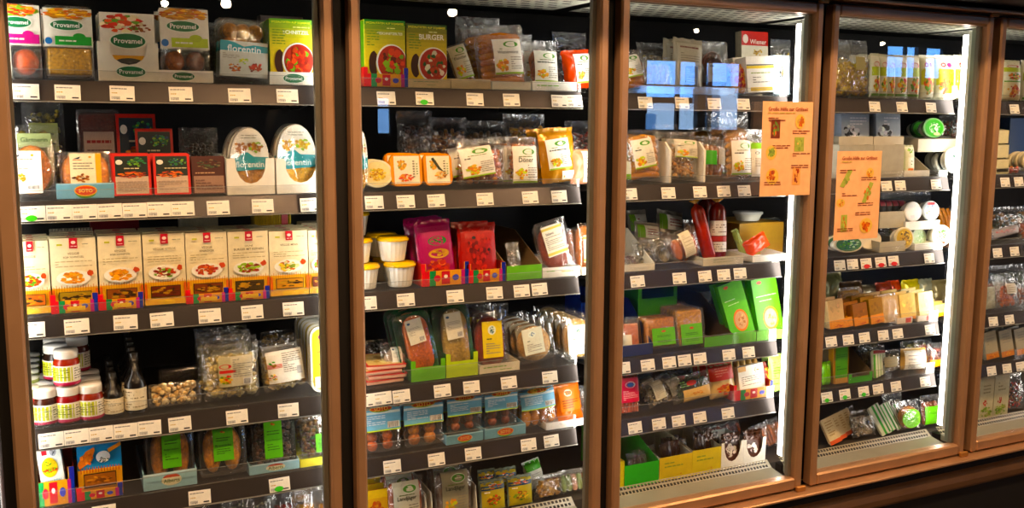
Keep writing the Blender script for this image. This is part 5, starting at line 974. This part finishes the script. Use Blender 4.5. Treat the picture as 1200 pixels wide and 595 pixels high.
# == third door, fifth shelf
item(bag, 4, 726, 752, 439, 'pink and red pack of thin sausages by the left post', d=.03, lean=7, y=.02, food=('sticks', ['c8441e', 'b83a1a', 'd8562a'], 7), fbox=(.05, .02, .95, .94), labels=[(.08, .3, .92, .9, lambda a: a.rect(0, 0, 1, 1, 'd8405a').ell(.5, .72, .28, .13, 'c8d0e0').ell(.5, .72, .2, .09, '4a6ab0').para(.1, .1, .9, .5, 6, 'f0c0c8'))], crimp=.04, back=1, short='pink sausage pack')
for k, (x0, x1, yt, rl) in enumerate(((754, 786, 440, -16), (772, 806, 437, -16))):
    item(bag, 4, x0, x1, yt, f"grey clear bag of pale slices leaning left, {['left', 'right'][k]} one", d=.03, y=.025+.02*k, lean=16, roll=rl, food=('chunks', ['a89a7a', '8a7a5a', 'c8b48a'], 60), labels=[(.3, .2, .8, .9, lambda a: a.rect(0, 0, 1, 1, 'c8c4b0').para(.1, .1, .9, .9, 9))], back=1, short=f"grey slice bag, {['left', 'right'][k]} one")
item(bag, 4, 789, 836, 436, 'dark green bag with rounded beige label', d=.04, lean=12, roll=-6, food=('chunks', ['1c3a22', '2a4a2a', '122416'], 80), labels=[(.2, .03, .95, .48, lambda a: a.rect(0, 0, 1, 1, 'd8b878').blobs(.5, .55, .3, .15, ['b8742c', 'd89a4a'], 12)), (.1, .55, .8, .85, lambda a: a.ell(.5, .5, .2, .3, 'c82c2c').para(.1, .1, .4, .9, 3, '8ac27a'))], back=1, short='dark green bag')
item(pouch, 4, 832, 864, 424, 'red-topped beige pouch of thin sticks', d=.03, lean=10, y=.03, roll=-3, col='d8bc84', mat='plastic', labels=[(.02, .5, .92, .97, lambda a: a.rect(0, 0, 1, 1, 'd83a26').para(.2, .2, .8, .8, 4, 'f0a08a')), (.1, .03, .9, .46, lambda a: a.blobs(.5, .5, .4, .4, ['c8642a', 'e8a84a', 'd8402c'], 20))], back=2, short='red-topped beige pouch')
item(carton, 4, 865, 896, 427, 'white pack with tubes showing above it and small food picture', cat='carton', name='tube_pack', y=.03, lean=8, roll=-4, d=.04, col='f0e8da', art=lambda a: a.rect(0, 0, 1, 1, 'f2ecdf').blobs(.7, .8, .15, .08, ['d8a05a', 'c88a4a'], 8).para(.1, .3, .85, .65, 5).rect(0, .82, .3, 1, 'e8b87a'))
for k in range(4):
    x = at(868+k*7, 426, .045).x; z0 = at(880, 428, .05).z; o = MB().lathe([(.0085, -.16), (.009, 0.01), (.007, .016)], 12, 'd0a868').build('wrapped_roll', 'smooth', None, (x, .064, z0)); o.rotation_euler = (-R_(8), 0, 0)
    lb = f"beige roll standing in the white pack, {['first', 'second', 'third', 'last'][k]} of four"; tag(o, lb, 'roll', 'beige rolls in the white pack'); used.append(lb); o.data.transform(Matrix.Translation((0, 0, 0)))
    z_low = SHELF[4]+.003; L_ = z0-z_low; [setattr(v.co, 'z', -L_ if v.co.z < -.1 else v.co.z) for v in o.data.vertices]
item(festive, 4, 860, 905, 455, 'colourful tray with red and blue corners on the fifth shelf behind the third door', lean=0, y=.014, d=.18, **TR)
item(pouch, 4, 890, 906, 424, 'dark red and yellow pack beside the white tube pack', d=.02, y=.04, lean=8, col='8a2a16', mat='plastic', roll=-8, labels=[(.3, .4, .95, .9, lambda a: a.blobs(.5, .5, .4, .4, ['e8c03a', 'c8401e'], 16))])
item(pouch, 4, 903, 919, 416, 'light green pouch by the right post of the third door', d=.02, y=.03, lean=6, col='b8dc7a', mat='plastic', labels=[(.1, .1, .9, .9, lambda a: a.para(.1, .1, .9, .9, 9, '6ab03a'))], back=1, short='light green pouch')
# == third door, bottom deck
item(tray, 5, 733, 772, 543, 'bright green box with tall sides on the bottom deck', **TR, lean=0, d=.26, col='36b02a', inner='2a9a22', sideh=.125, y=.045, style='low')
for k in range(3): item(bag, 5, 738+k*7, 760+k*6, 530-k*4, f"grey striped stick pack in the green box, {['front', 'middle', 'rear'][k]}", d=.02, y=.055+.03*k, lean=22, food=('sticks', ['8a7a6a', '5a4a3a'], 4))
for k, (x0, x1, yt, c) in enumerate(((773, 811, 534, 'd8c01e'), (811.5, 845, 526, 'd8c420'))):
    item(tray, 5, x0, x1, yt, f"yellow-green display box full of dark crinkled packs, {['left', 'right'][k]} one", **TR, lean=0, d=.2, col=c, inner='e0d8c0', y=.045, art=lambda a: a.para(.15, .5, .85, .8, 2, '8a9a1c').blobs(.62, .15, .1, .08, ['c8802c'], 6))
    for q in range(5): item(pouch, 5, x0+2+(q % 3)*8, x0+18+(q % 3)*8, yt-15-q*2, f"dark shiny pack in the {['left', 'right'][k]} yellow-green box, {['first', 'second', 'third', 'fourth', 'fifth'][q]} one", d=.014, y=.056+.024*q, lean=10, roll=random.uniform(-8, 8), col=['3a2418', '4a2c1c', '2c2018'][q % 3], grp='dark shiny packs in the yellow-green boxes')
for k, (x0, x1, yt) in enumerate(((845.5, 871, 518), (871.5, 897, 514))):
    item(tray, 5, x0, x1, yt, f"white box with curved cut-out holding cow-patterned dark packs, {['left', 'right'][k]} one", **TR, style='u', cut=(.42, .25), lean=0, d=.2, col='ece8dc', inner='d8d4c8', y=.045, sideh=.05)
    for q in range(3): item(pouch, 5, x0+2, x1-2, yt-2-q*4, f"brown and white spotted pack in the {['left', 'right'][k]} white box, {['front', 'middle', 'rear'][q]}", d=.016, y=.05+.03*q, lean=8, col='4a2a1a', mat='foil', labels=[(.1, .1, .9, .9, lambda a: a.rect(0, 0, 1, 1, '4a2818').blobs(.4, .6, .4, .3, ['e8e0d4', '3a1c10', 'd8ccc0', '5a3422'], 14, .3))], grp='spotted packs in the white boxes')
for k in range(6):
    px = 800+k*11; item(bag, 5, px, px+16, 503-k*2, f"long red-brown stick pack at the back of the deck, {['first', 'second', 'third', 'fourth', 'fifth', 'sixth'][k]} from the left", d=.02, y=.25, lean=6, roll=-14, food=('sticks', ['a83a1e', 'b84a24', '8a2c16'], 3), grp='red-brown stick packs on the deck')
for k in range(4):
    px = 873+k*10; item(bag, 5, px, px+18, 500-k*4, f"long orange stick pack at the right of the deck, {['first', 'second', 'third', 'fourth'][k]} from the left", d=.02, y=.12, lean=12, roll=-18, food=('sticks', ['d8924a', 'd8742a', 'b8641e'], 3), grp='orange stick packs on the deck')
item(carton, 5, 719, 732, 542, 'yellow carton corner by the left post on the deck', y=.05, lean=0, d=.1, cat='carton', name='carton', col='e0c83a')

# == fourth door, top shelf
item(bag, 0, 980, 1025, 46, 'big bag of grated yellow cheese by the left post', d=.06, lean=6, food=('chunks', ['d8b02c', 'e0bc3c', 'c89a1e'], 200), fbox=(.05, .02, .95, .62), crimp=.1, labels=[(.5, .45, .78, .68, lambda a: a.rect(0, 0, 1, 1, 'b8a868'))], back=1, short='big grated cheese bag')
def gy(a, t=0): a.rect(0, 0, 1, 1, 'e8e4c8').rect(0, .5, 1, .72, 'b8c83a').ell(.5, .78, .35, .07, 'c82c1e').ell(.5, .78, .22, .04, 'e8d8c8').blobs(.5, .28, .4, .2, ['c8301e', 'e8902c', '6a9a2c', 'e8c83a'], 24, .2).rect(0, 0, 1, .06, '6aa02c')
def gy2(a): a.rect(0, 0, 1, 1, 'ece8c8').rect(0, .3, 1, .7, 'd8d43a').ell(.3, .8, .14, .06, 'c82c2c').ell(.62, .8, .14, .06, 'a82c6a').blobs(.5, .26, .4, .22, ['e8902c', 'e8642a', 'f0c04a', '7ab03a'], 30, .2)
for k, (x0, x1, f) in enumerate(((1023, 1033, gy), (1032.5, 1042, gy), (1041.5, 1051, gy))):
    item(pouch, 0, x0, x1, 63+k, f"slim green and cream pouch with red oval, {['left', 'middle', 'right'][k]} of three", d=.03, lean=3, y=.02, yaw=0, col='dfe0c0', mat='plastic', labels=[(.04, .03, .96, .95, f)], back=2, short=f"slim green and cream pouch, {['left', 'middle', 'right'][k]} row")
for x0, x1, lb, f in ((1051, 1066, 'pale pouch with red print behind the window reflection, left', gy), (1065.5, 1080, 'pale pouch with red print behind the window reflection, right', gy), (1081, 1097, 'cream pouch with pale lower picture next to the reflection', gy2), (1098.5, 1121, 'yellow-green pouch with orange fruit picture, widest of the shelf', gy2), (1121.5, 1134, 'yellow-green pouch cut by the right post', gy2)):
    item(pouch, 0, x0, x1, 65, lb, d=.03, lean=3, y=.02, col='e4e2c4', mat='plastic', labels=[(.03, .03, .97, .95, f)], back=2, short=lb.split(' behind')[0].split(',')[0].split(' next')[0]+(' ('+lb[-4:].strip()+')' if 'reflection,' in lb else ''))
# == fourth door, second shelf
def cow(a): a.rect(0, 0, 1, 1, 'a8b4c4').blobs(.35, .35, .3, .3, ['18181a', '2a2a2c', 'e8ecf0', 'c8d0d8'], 26, .2).rect(0, 0, 1, .12, '22242a').para(.3, .6, .9, .9, 3, 'e8e8f0')
t2 = at(1020, 163, .02).z-SHELF[1]
for k, (x0, x1, yb) in enumerate(((983, 1023, 170), (1023.5, 1059, 170))):
    item(tray, 1, x0, x1, 170, f"deep grey-white open carton on the second shelf, {['left', 'right'][k]} under the cow picture", **TR, lean=0, d=.28, col='a8a496' if k else 'a09c8e', inner='b8b4a4', y=.014, sideh=t2*.88)
for k, (x0, x1) in enumerate(((983, 1023), (1024, 1059))):
    item(tray, 1, x0, x1, 160, f"grey-white tray stacked on the deep carton, {['left', 'right'][k]} one", **TR, lean=0, d=.2, col='b8b2a2', inner='a8a292', y=.05, zb=171)
    item(carton, 1, x0+3, x1-5+k*1, 134, f"black and white cow picture carton in the stacked tray, {['left', 'right'][k]} one", cat='carton', name='cow_carton', y=.056, lean=5, d=.03, col='8a94a4', art=cow, zb=170, back=1, short=f"cow picture carton, {['left', 'right'][k]} column")
item(bag, 1, 1029, 1040, 198, 'dim red pack inside the deep carton', y=.06, d=.03, food=('chunks', ['8a3a2a', '4a3a4a'], 20), lean=8)
item(tray, 1, 1059.5, 1089, 206, 'white open tray with low front holding one small green pack', **TR, lean=0, d=.28, col='dcd8cc', inner='b0aa98', y=.014, sideh=.125)
item(pouch, 1, 1061, 1073, 171, 'small green and orange pouch standing in the white tray', y=.03, lean=4, d=.02, col='c8d0a8', mat='plastic', labels=[(.05, .05, .95, .95, lambda a: a.rect(0, 0, 1, 1, 'd8dcc0').blobs(.5, .85, .35, .12, ['3a8a2c', '8ac23c'], 12).rect(.2, .25, .8, .6, 'e8ece0').blobs(.5, .4, .3, .08, ['2c7a3a'], 6).rect(.2, .02, .8, .2, 'e8843a'))])
item(tray, 1, 1076, 1130, 163, 'long pale tray across the upper right holding the green round tub', **TR, lean=0, d=.2, col='c8c2b0', inner='a8a292', y=.05, zb=178)
def greenlid(a): a.ell(.5, .5, .49, .49, '4aa03a', 26).blobs(.5, .5, .36, .36, ['d8e8c8', '2c7a2c', '8ac27a', 'e8f0e0'], 40, .08).ell(.6, .14, .18, .09, 'd8c89a')
item(disc_tub, 1, 1082, 1107, 139, 'green-lidded round tub standing on edge in the upper tray', name='round_tub', cat='tub', lean=8, y=.07, d=.03, zb=164, rim='8ab87a', face='4aa03a', art=greenlid)
item(disc_tub, 1, 1068, 1090, 142, 'dark green round tub behind the green-lidded one', name='round_tub', cat='tub', lean=8, y=.15, d=.03, zb=164, rim='3a5a3a', face='2a3a2a', art=greenlid)
item(bag, 1, 1107, 1129, 136, 'red-brown pack behind the green-lidded tub', y=.14, d=.05, zb=164, lean=3, food=('chunks', ['8a2a1a', '6a3a22', '3a5a2a'], 50))
def lidwhite(a): a.blobs(.5, .5, .34, .36, ['2c5a4a', '8ab8a8', 'e8f0ea', '1c3a3a'], 40, .09).blobs(.6, .2, .16, .08, ['d8a05a'], 6)
for k, (x0, x1, yt) in enumerate(((1089, 1102, 175), (1097, 1114, 175), (1108, 1133, 173))):
    item(disc_tub, 1, x0, x1 if k == 2 else x0+25, yt, f"white-rimmed round tub on edge at the lower right, {['rear', 'middle', 'front'][k]} of three", name='round_tub', cat='tub', lean=6, yaw=0, y=.13-.055*k, d=.03, rim='e8e8dc', face='3a4a4a' if k < 2 else 'dfe8e0', art=lidwhite, side='c8c8bc')
# == fourth door, third shelf
item(disc_tub, 2, 977, 1012, 277, 'white-rimmed round tub with green picture under the orange notice, left', name='round_tub', cat='tub', lean=10, y=.02, d=.03, rim='efe8d4', face='4a7a5a', art=lambda a: a.blobs(.5, .5, .42, .42, ['2c7a5a', '5a9a3a', 'a8c8b8', '2a5a6a'], 50, .1), back=1, short='green picture tub')
item(disc_tub, 2, 1006, 1033, 270, 'white-rimmed round tub with dark lid beside the green one', name='round_tub', cat='tub', lean=10, y=.05, d=.03, rim='e8e0cc', face='4a4450')
z3 = at(1045, 266, .03).z
item(tray, 2, 1031, 1061, 283, 'low grey carton front in the middle of the third shelf', **TR, lean=0, d=.2, col='b8b29e', inner='a09a88', y=.02)
item(tray, 2, 1031, 1061, 248, 'grey carton stacked above the low one', **TR, lean=0, d=.2, col='b4ae9a', inner='8a8474', y=.04, zb=267)
for k in range(4): item(pouch, 2, 1032+k*7.5, 1040+k*7.5, 234, f"dim dark pack with pink top in the stacked grey carton, {['first', 'second', 'third', 'last'][k]}", y=.06, zb=262, d=.03, lean=4, col='3a3e42', mat='plastic', labels=[(.1, .7, .9, .95, lambda a: a.rect(0, 0, 1, 1, '9a4a5a'))], grp='dim dark packs in the grey carton')
item(tray, 2, 1061.5, 1101, 259, 'white double cut-out tray with two round lids', **TR, lean=0, d=.20, col='f2f0ea', inner='c8c4b8', y=.03, zb=269)
item(disc_tub, 2, 1060, 1080, 237, 'blank white round tub in the white tray', name='round_tub', cat='tub', lean=6, y=.035, d=.03, zb=262, rim='f4f4f0', face='f0f0ec', art=lambda a: a.rect(.3, .1, .6, .3, 'd8d8dc'))
item(disc_tub, 2, 1081, 1101, 236, 'round tub with blue and yellow lid and red top', name='round_tub', cat='tub', lean=6, y=.035, d=.03, zb=261, rim='c8d0d0', face='b8c8d8', art=lambda a: a.blobs(.5, .5, .4, .4, ['a8b8c8', 'c8d07a', 'd8e0e8', '8aa0c0'], 30, .14).rect(.25, .85, .75, 1, 'd83a3a'))
item(disc_tub, 2, 1049, 1071, 267, 'round tub with gold patterned lid', name='round_tub', cat='tub', lean=6, y=.02, d=.03, rim='d8cfb0', face='c8a83a', art=lambda a: a.blobs(.5, .5, .42, .42, ['b88a1e', '8a6a1c', 'd8c05a', '5a4a22'], 40, .1))
item(disc_tub, 2, 1068, 1086, 268, 'pale green round tub beside the gold one', name='round_tub', cat='tub', lean=6, y=.05, d=.03, rim='d0dcc0', face='b8cc9a', art=lambda a: a.blobs(.5, .5, .4, .4, ['a8c28a', 'c8d8b0', '8ab07a'], 30, .1))
item(disc_tub, 2, 1092, 1115, 264, 'white round tub with green leafy lid', name='round_tub', cat='tub', lean=6, y=.025, d=.03, rim='f0f0e8', face='e8f0dc', art=lambda a: a.blobs(.5, .5, .36, .38, ['5ab83a', '8ad45a', 'c8ecb0', '4a8a3a'], 40, .09).rect(.45, .05, .65, .15, 'd84a3a'))
item(tray, 2, 1072, 1096, 285, 'white low tray front between the round tubs', **TR, lean=0, d=.18, col='f2f0e8', y=.012)
for k in range(3): item(pouch, 2, 1102+k*5, 1111+k*5, 244, f"orange stick pack at the right of the third shelf, {['left', 'middle', 'right'][k]}", y=.12, d=.02, lean=8, roll=-12, col='d8862a', mat='plastic', grp='orange stick packs on the third shelf')
item(bag, 2, 1040, 1098, 226, 'dim bag of orange and green pieces high at the back of the third shelf', y=.3, d=.06, lean=2, food=('chunks', ['8a4a1a', '5a5a22', '4a2a1a', 'a86a2a'], 90))
# == fourth door, fourth shelf: cheese packs
def chees(c, fr=.3):
    def f(a): a.rect(0, 0, 1, 1, c).rect(0, 0, 1, fr, 'e8961c').blobs(.6, .08, .3, .05, ['c8301e', 'a8281c'], 10).blobs(.5, .6, .4, .3, [vary(c, .1), vary(c, .15)], 10, .2)
    return f
CH = [(970, 989, 351, 'd8b888', 'tan cheese pack with orange lower band by the left post'), (987, 999, 372, 'e89a1c', 'small orange pack between the tan and brown ones'), (999, 1017, 355, '9a6a34', 'brown cheese slice pack with orange lower half, left'), (1018, 1035, 349, 'a88238', 'olive-brown cheese slice pack with orange lower half'), (1034, 1054, 347, 'dcbc88', 'pale tan cheese block in clear film'), (1054, 1073, 344, 'f0d07a', 'bright yellow cheese block'), (1076, 1094, 342, 'f2e2a8', 'cream-yellow cheese block with red print at the foot'), (1095, 1115, 356, 'f2d888', 'pale cheese pack at the right end of the row')]
for k, (x0, x1, yt, c, lb) in enumerate(CH):
    item(flatpack, 3, x0, x1, yt, lb, d=.03, y=.02, lean=9, roll=-5 if k in (1, 2, 3) else -3, col=c, mat='smooth', art=None if k in (4,) else chees(c, [.28, .98, .4, .36, 0, .12, .12, .3][k]), back=2, short=lb.split(' with')[0].split(' by')[0], grp='cheese packs on the fourth shelf')
item(bag, 3, 1034, 1055, 344, 'loose clear film over the pale tan cheese block', d=.034, y=.014, lean=9, roll=-3, cat='film wrap', name='film_wrap')
for k, (x0, x1, yt, c) in enumerate(((990, 1016, 330, '6a4a2a'), (1010, 1034, 334, '8a8064'), (1032, 1050, 331, '9a3a22'), (1044, 1060, 329, 'd8502c'), (1062, 1082, 328, 'd8c83a'), (1082, 1098, 327, 'b8b898'), (1098, 1118, 328, 'a89a6a'), (972, 992, 320, '8a8a5a'))):
    item(pouch, 3, x0, x1, yt, f"{['brown', 'grey-beige', 'dark red', 'bright orange', 'yellow', 'pale grey', 'straw', 'olive'][k]} pack in the back row above the cheese packs", y=.15+.02*(k % 2), d=.04, lean=10, col=c, mat='foil', grp='mixed packs in the back row')
for k, px in enumerate((1060, 1084)): item(tray, 3, px-9, px+9, 379, f"low white tray front with red print under the cheese, {['left', 'right'][k]} one", **TR, lean=0, d=.1, col='f0e6d8', y=.012, art=lambda a: a.rect(.55, .1, .9, .9, 'd8402c'))
# == fourth door, fifth shelf
item(pouch, 4, 966, 975, 425, 'small lime pack corner by the left post, fifth shelf', y=.02, d=.02, lean=4, col='7ac23c', mat='plastic')
for k in range(3): item(flatpack, 4, 977-k*.5, 994+k*.5, 407-k*2, f"bright green pack with brown edges, {['front', 'second', 'third'][k]} of its row", y=.02+.035*k, d=.025, lean=3, col='a87a3a', art=lambda a: a.rect(.12, 0, .95, 1, '4f9a26').rect(.12, 0, .95, .15, 'c89a5a').para(.2, .7, .9, .8, 2, '2c6a1e').para(.2, .35, .9, .5, 2, '2c6a1e'), grp='bright green packs with brown edges')
item(tray, 4, 995, 1022, 441, 'bright green notched tray, empty with tall dark sides', **TR, style='notch', lean=0, d=.26, col='4cae34', inner='7a6a52', y=.014, sideh=.12)
for k in range(4): item(flatpack, 4, 1023+k*3, 1029+k*3, 411, f"thin green and white stick pack with red tip, {['first', 'second', 'third', 'fourth'][k]} from the left", y=.02+.01*k, d=.012, lean=4, roll=-3, col='d8dcc4', art=lambda a: a.rect(0, 0, 1, .85, '5aa83a').rect(.5, 0, 1, .85, 'e0e8d0').rect(0, .88, 1, 1, '8a2018'), grp='thin green and white stick packs')
item(bag, 4, 1033, 1060, 412, 'clear bag of grey-brown slices with faint label', y=.03, d=.05, lean=6, food=('chunks', ['8a7a5a', '6a6a4a', 'a8946a'], 80), labels=[(.15, .3, .7, .75, lambda a: a.rect(0, 0, 1, 1, '9a9478').para(.1, .1, .9, .9, 6))], back=1, short='grey-brown slice bag')
item(pouch, 4, 1060, 1090, 408, 'tan pouch with big white text label, bright near the right post', y=.02, d=.04, lean=7, roll=3, col='c8a86a', mat='plastic', labels=[(.06, .03, .92, .9, lambda a: a.rect(0, 0, 1, 1, 'f4f2e8').para(.1, .7, .9, .78, 1, '3a4a6a').para(.1, .5, .9, .6, 2, '5a6a8a').para(.1, .08, .9, .4, 6))])
item(bag, 4, 1092, 1112, 403, 'dark red pack with orange lower front by the right post', y=.02, d=.04, lean=5, food=('chunks', ['8a1c16', 'a82c1c', 'c8782c'], 50), labels=[(.03, .03, .97, .34, lambda a: a.rect(0, 0, 1, 1, 'e8962c'))], back=1, short='dark red pack with orange front')
item(bag, 4, 1062, 1092, 400, 'yellowish bag behind the white text label', y=.12, d=.05, lean=4, food=('chunks', ['c8b85a', 'a89a4a', 'd8d09a'], 60))
# == fourth door, bottom deck
for k in range(4): item(flatpack, 5, 964+k*6, 982+k*6, 487-k*3, f"beige and orange flat pack leaning left on the deck, {['first', 'second', 'third', 'fourth'][k]} from the left", y=.05+.02*k, d=.014, lean=24, roll=-14, col='c8a87a', art=lambda a: a.rect(0, 0, 1, 1, 'd8c8a0').rect(0, 0, 1, .15, 'd8602c').para(.2, .3, .8, .9, 6, 'a88a5a'), grp='beige flat packs on the deck')
item(bag, 5, 984, 1008, 476, 'olive bag leaning behind the beige packs', y=.12, d=.04, lean=16, roll=-10, food=('chunks', ['6a5a2a', '5a4a22'], 60))
item(bag, 5, 1003, 1029, 481, 'clear bag of grey crumbled pieces on the deck', y=.05, d=.05, lean=14, food=('chunks', ['a89a80', '8a7c64', 'b8aa90'], 90))
for k in range(4): item(flatpack, 5, 1023+k*8, 1037+k*8, 468+k, f"green and white striped slim pack leaning on the deck, {['first', 'second', 'third', 'last'][k]} one", y=.05+.012*k, d=.014, lean=20, roll=-22, col='b8b8a0', art=lambda a: a.rect(0, 0, 1, 1, 'c8ccb8').rect(.3, 0, .5, 1, '3a9a3a').rect(.7, 0, .85, 1, '2c7a2c'), grp='green striped slim packs on the deck')
item(bag, 5, 1056, 1082, 470, 'pack with oval lime label and orange contents', y=.05, d=.04, lean=10, food=('disc', ['d8862c'], 1), labels=[(.08, .06, .92, .72, lambda a: a.ell(.5, .5, .49, .49, '7ed41e').para(.2, .4, .8, .6, 3, '2c6a1e'))], crimp=.2)
item(bag, 5, 1084, 1105, 464, 'pack with square lime label and reddish contents, bottom right', y=.05, d=.04, lean=8, food=('sausage', ['a8542c', 'b8643a'], 4), labels=[(.08, .08, .94, .66, lambda a: a.rect(0, 0, 1, 1, '6ed41e').para(.2, .55, .8, .7, 2, '2c6a1e'))], crimp=.1)
item(bag, 5, 1040, 1062, 462, 'dim shiny bag behind the oval lime label', y=.14, d=.04, lean=10, food=('chunks', ['5a4a3a', '7a6a54'], 50))
# == fifth door
item(pouch, 0, 1177, 1199, 71, 'green and cream pouch with red oval, first behind the fifth door', y=.02, d=.03, lean=3, col='dfe0c0', mat='plastic', labels=[(.04, .45, .96, .95, gy), (.04, .02, .96, .45, lambda a: a.rect(0, 0, 1, 1, 'ead8a8').blobs(.5, .5, .4, .4, ['d8802c', 'e8a84a', 'c8401e'], 30, .16))], back=1, short='green and cream pouch of the fifth door')
item(pouch, 0, 1200, 1216, 71, 'green and cream pouch at the photo edge, fifth door', y=.02, d=.03, lean=3, col='dfe0c0', mat='plastic', labels=[(.04, .03, .96, .95, gy)])
for k in range(4):
    item(tray, 1, 1168, 1182, 206-k*17-2, f"pale tub edge stacked in a column by the left post, {['lowest', 'second', 'third', 'topmost'][k]}", **TR, lean=0, d=.12, col='d8d0a8', y=.02, zb=(None if k == 0 else 219-k*17)) if k else item(tray, 1, 1168, 1182, 200, 'pale tub edge stacked in a column by the left post, lowest', **TR, lean=0, d=.12, col='d8d0a8', y=.02)
item(carton, 1, 1182, 1215, 139, 'blue-grey carton at the back of the second shelf, fifth door', cat='carton', name='carton', y=.2, lean=0, d=.05, col='3a4a6a')
for k in range(3): item(disc_tub, 1, 1183+k*8, 1204+k*8, 178, f"pale round tub on edge behind the fifth door, {['left', 'middle', 'right'][k]}", name='round_tub', cat='tub', y=.09-.03*k, d=.025, lean=6, rim='d8d0b0', face='c8bca0')
item(bag, 1, 1169, 1200, 196, 'bag of orange-red pieces on the second shelf, fifth door', y=.016, d=.03, lean=20, food=('chunks', ['d8502c', 'c8762c', 'b83a22'], 50))
item(bag, 2, 1160, 1198, 262, 'grey-pink pack with red emblem on the third shelf, fifth door', y=.03, d=.04, lean=12, roll=-8, food=('block', ['8a8490'], 1), labels=[(.1, .1, .9, .9, lambda a: a.rect(0, 0, 1, 1, '9a98a0').ell(.2, .7, .12, .12, 'd83a3a').blobs(.6, .5, .3, .3, ['b87a8a', '8a8a9a', 'a8a0a8'], 20))])
item(bag, 2, 1165, 1215, 243, 'dim bag of brown and green pieces, third shelf of the fifth door', y=.13, d=.06, lean=4, food=('chunks', ['8a5a2a', '3a4a2a', 'a8783a', '2a2a1e'], 90))
item(bag, 2, 1199, 1222, 256, 'orange-brown pack at the photo edge, third shelf of the fifth door', y=.03, d=.04, lean=8, food=('chunks', ['a8502c', '8a3a22'], 40))
item(bag, 3, 1156, 1171, 331, 'pale grey pack by the left post, fourth shelf of the fifth door', y=.02, d=.04, lean=6, food=('block', ['a8a890'], 1))
item(bag, 3, 1173, 1196, 328, 'pack of salmon-red pieces with white label, fourth shelf of the fifth door', y=.02, d=.04, lean=8, food=('chunks', ['c8623a', 'b85430', 'd8784a'], 60), labels=[(.3, .5, .85, .85, lambda a: a.rect(0, 0, 1, 1, 'b8b4a8').para(.1, .1, .9, .9, 4))], back=1, short='salmon-red pack')
item(bag, 3, 1197, 1216, 332, 'dim brown pack at the photo edge, fourth shelf of the fifth door', y=.03, d=.04, lean=8, food=('chunks', ['8a4a2a'], 40))
item(bag, 3, 1156, 1210, 312, 'dim dark green bag at the back of the fourth shelf, fifth door', y=.16, d=.05, lean=3, food=('chunks', ['3a4a2a', '5a5a3a', '22301c'], 70))
for k in range(3):
    item(flatpack, 4, 1153+k*18, 1169+k*18, 388-k*2, f"grey-beige pack with orange foot on the fifth shelf, fifth door, {['left', 'middle', 'right'][k]}", y=.02, d=.025, lean=10, roll=-5, col='8a8470', art=lambda a: a.rect(0, 0, 1, 1, 'a09a84').rect(0, 0, 1, .22, 'd88a2c').blobs(.5, .12, .4, .08, ['c8642a', 'e8a83a'], 10).para(.2, .5, .8, .9, 4), back=1, short=f"grey-beige pack, {['left', 'middle', 'right'][k]} column of the fifth door")
for k in range(2):
    item(carton, 5, 1148+k*17, 1164+k*18, 444-k*4, f"pale flowered carton on the deck behind the fifth door, {['left', 'right'][k]} one", y=.05, d=.04, lean=0, cat='carton', name='flowered_carton', col='b8b49a', art=lambda a: a.rect(0, 0, 1, 1, 'bcb89c').para(.25, .6, .75, .85, 3, '8a8468').blobs(.4, .38, .16, .09, ['c82c2c', 'a82222'], 10).blobs(.5, .15, .45, .14, ['6a8a3a', '8aa84a', 'a8a86a'], 22), back=1, short=f"flowered carton, {['left', 'right'][k]} column")
item(bag, 5, 1184, 1204, 440, 'dark bag of red and brown pieces on the deck, fifth door', y=.05, d=.05, lean=6, food=('chunks', ['6a2a1c', 'a8642a', '3a1c14', 'b83a3a'], 70), back=1, short='dark bag of red and brown pieces')
# more of what the shelves show further back
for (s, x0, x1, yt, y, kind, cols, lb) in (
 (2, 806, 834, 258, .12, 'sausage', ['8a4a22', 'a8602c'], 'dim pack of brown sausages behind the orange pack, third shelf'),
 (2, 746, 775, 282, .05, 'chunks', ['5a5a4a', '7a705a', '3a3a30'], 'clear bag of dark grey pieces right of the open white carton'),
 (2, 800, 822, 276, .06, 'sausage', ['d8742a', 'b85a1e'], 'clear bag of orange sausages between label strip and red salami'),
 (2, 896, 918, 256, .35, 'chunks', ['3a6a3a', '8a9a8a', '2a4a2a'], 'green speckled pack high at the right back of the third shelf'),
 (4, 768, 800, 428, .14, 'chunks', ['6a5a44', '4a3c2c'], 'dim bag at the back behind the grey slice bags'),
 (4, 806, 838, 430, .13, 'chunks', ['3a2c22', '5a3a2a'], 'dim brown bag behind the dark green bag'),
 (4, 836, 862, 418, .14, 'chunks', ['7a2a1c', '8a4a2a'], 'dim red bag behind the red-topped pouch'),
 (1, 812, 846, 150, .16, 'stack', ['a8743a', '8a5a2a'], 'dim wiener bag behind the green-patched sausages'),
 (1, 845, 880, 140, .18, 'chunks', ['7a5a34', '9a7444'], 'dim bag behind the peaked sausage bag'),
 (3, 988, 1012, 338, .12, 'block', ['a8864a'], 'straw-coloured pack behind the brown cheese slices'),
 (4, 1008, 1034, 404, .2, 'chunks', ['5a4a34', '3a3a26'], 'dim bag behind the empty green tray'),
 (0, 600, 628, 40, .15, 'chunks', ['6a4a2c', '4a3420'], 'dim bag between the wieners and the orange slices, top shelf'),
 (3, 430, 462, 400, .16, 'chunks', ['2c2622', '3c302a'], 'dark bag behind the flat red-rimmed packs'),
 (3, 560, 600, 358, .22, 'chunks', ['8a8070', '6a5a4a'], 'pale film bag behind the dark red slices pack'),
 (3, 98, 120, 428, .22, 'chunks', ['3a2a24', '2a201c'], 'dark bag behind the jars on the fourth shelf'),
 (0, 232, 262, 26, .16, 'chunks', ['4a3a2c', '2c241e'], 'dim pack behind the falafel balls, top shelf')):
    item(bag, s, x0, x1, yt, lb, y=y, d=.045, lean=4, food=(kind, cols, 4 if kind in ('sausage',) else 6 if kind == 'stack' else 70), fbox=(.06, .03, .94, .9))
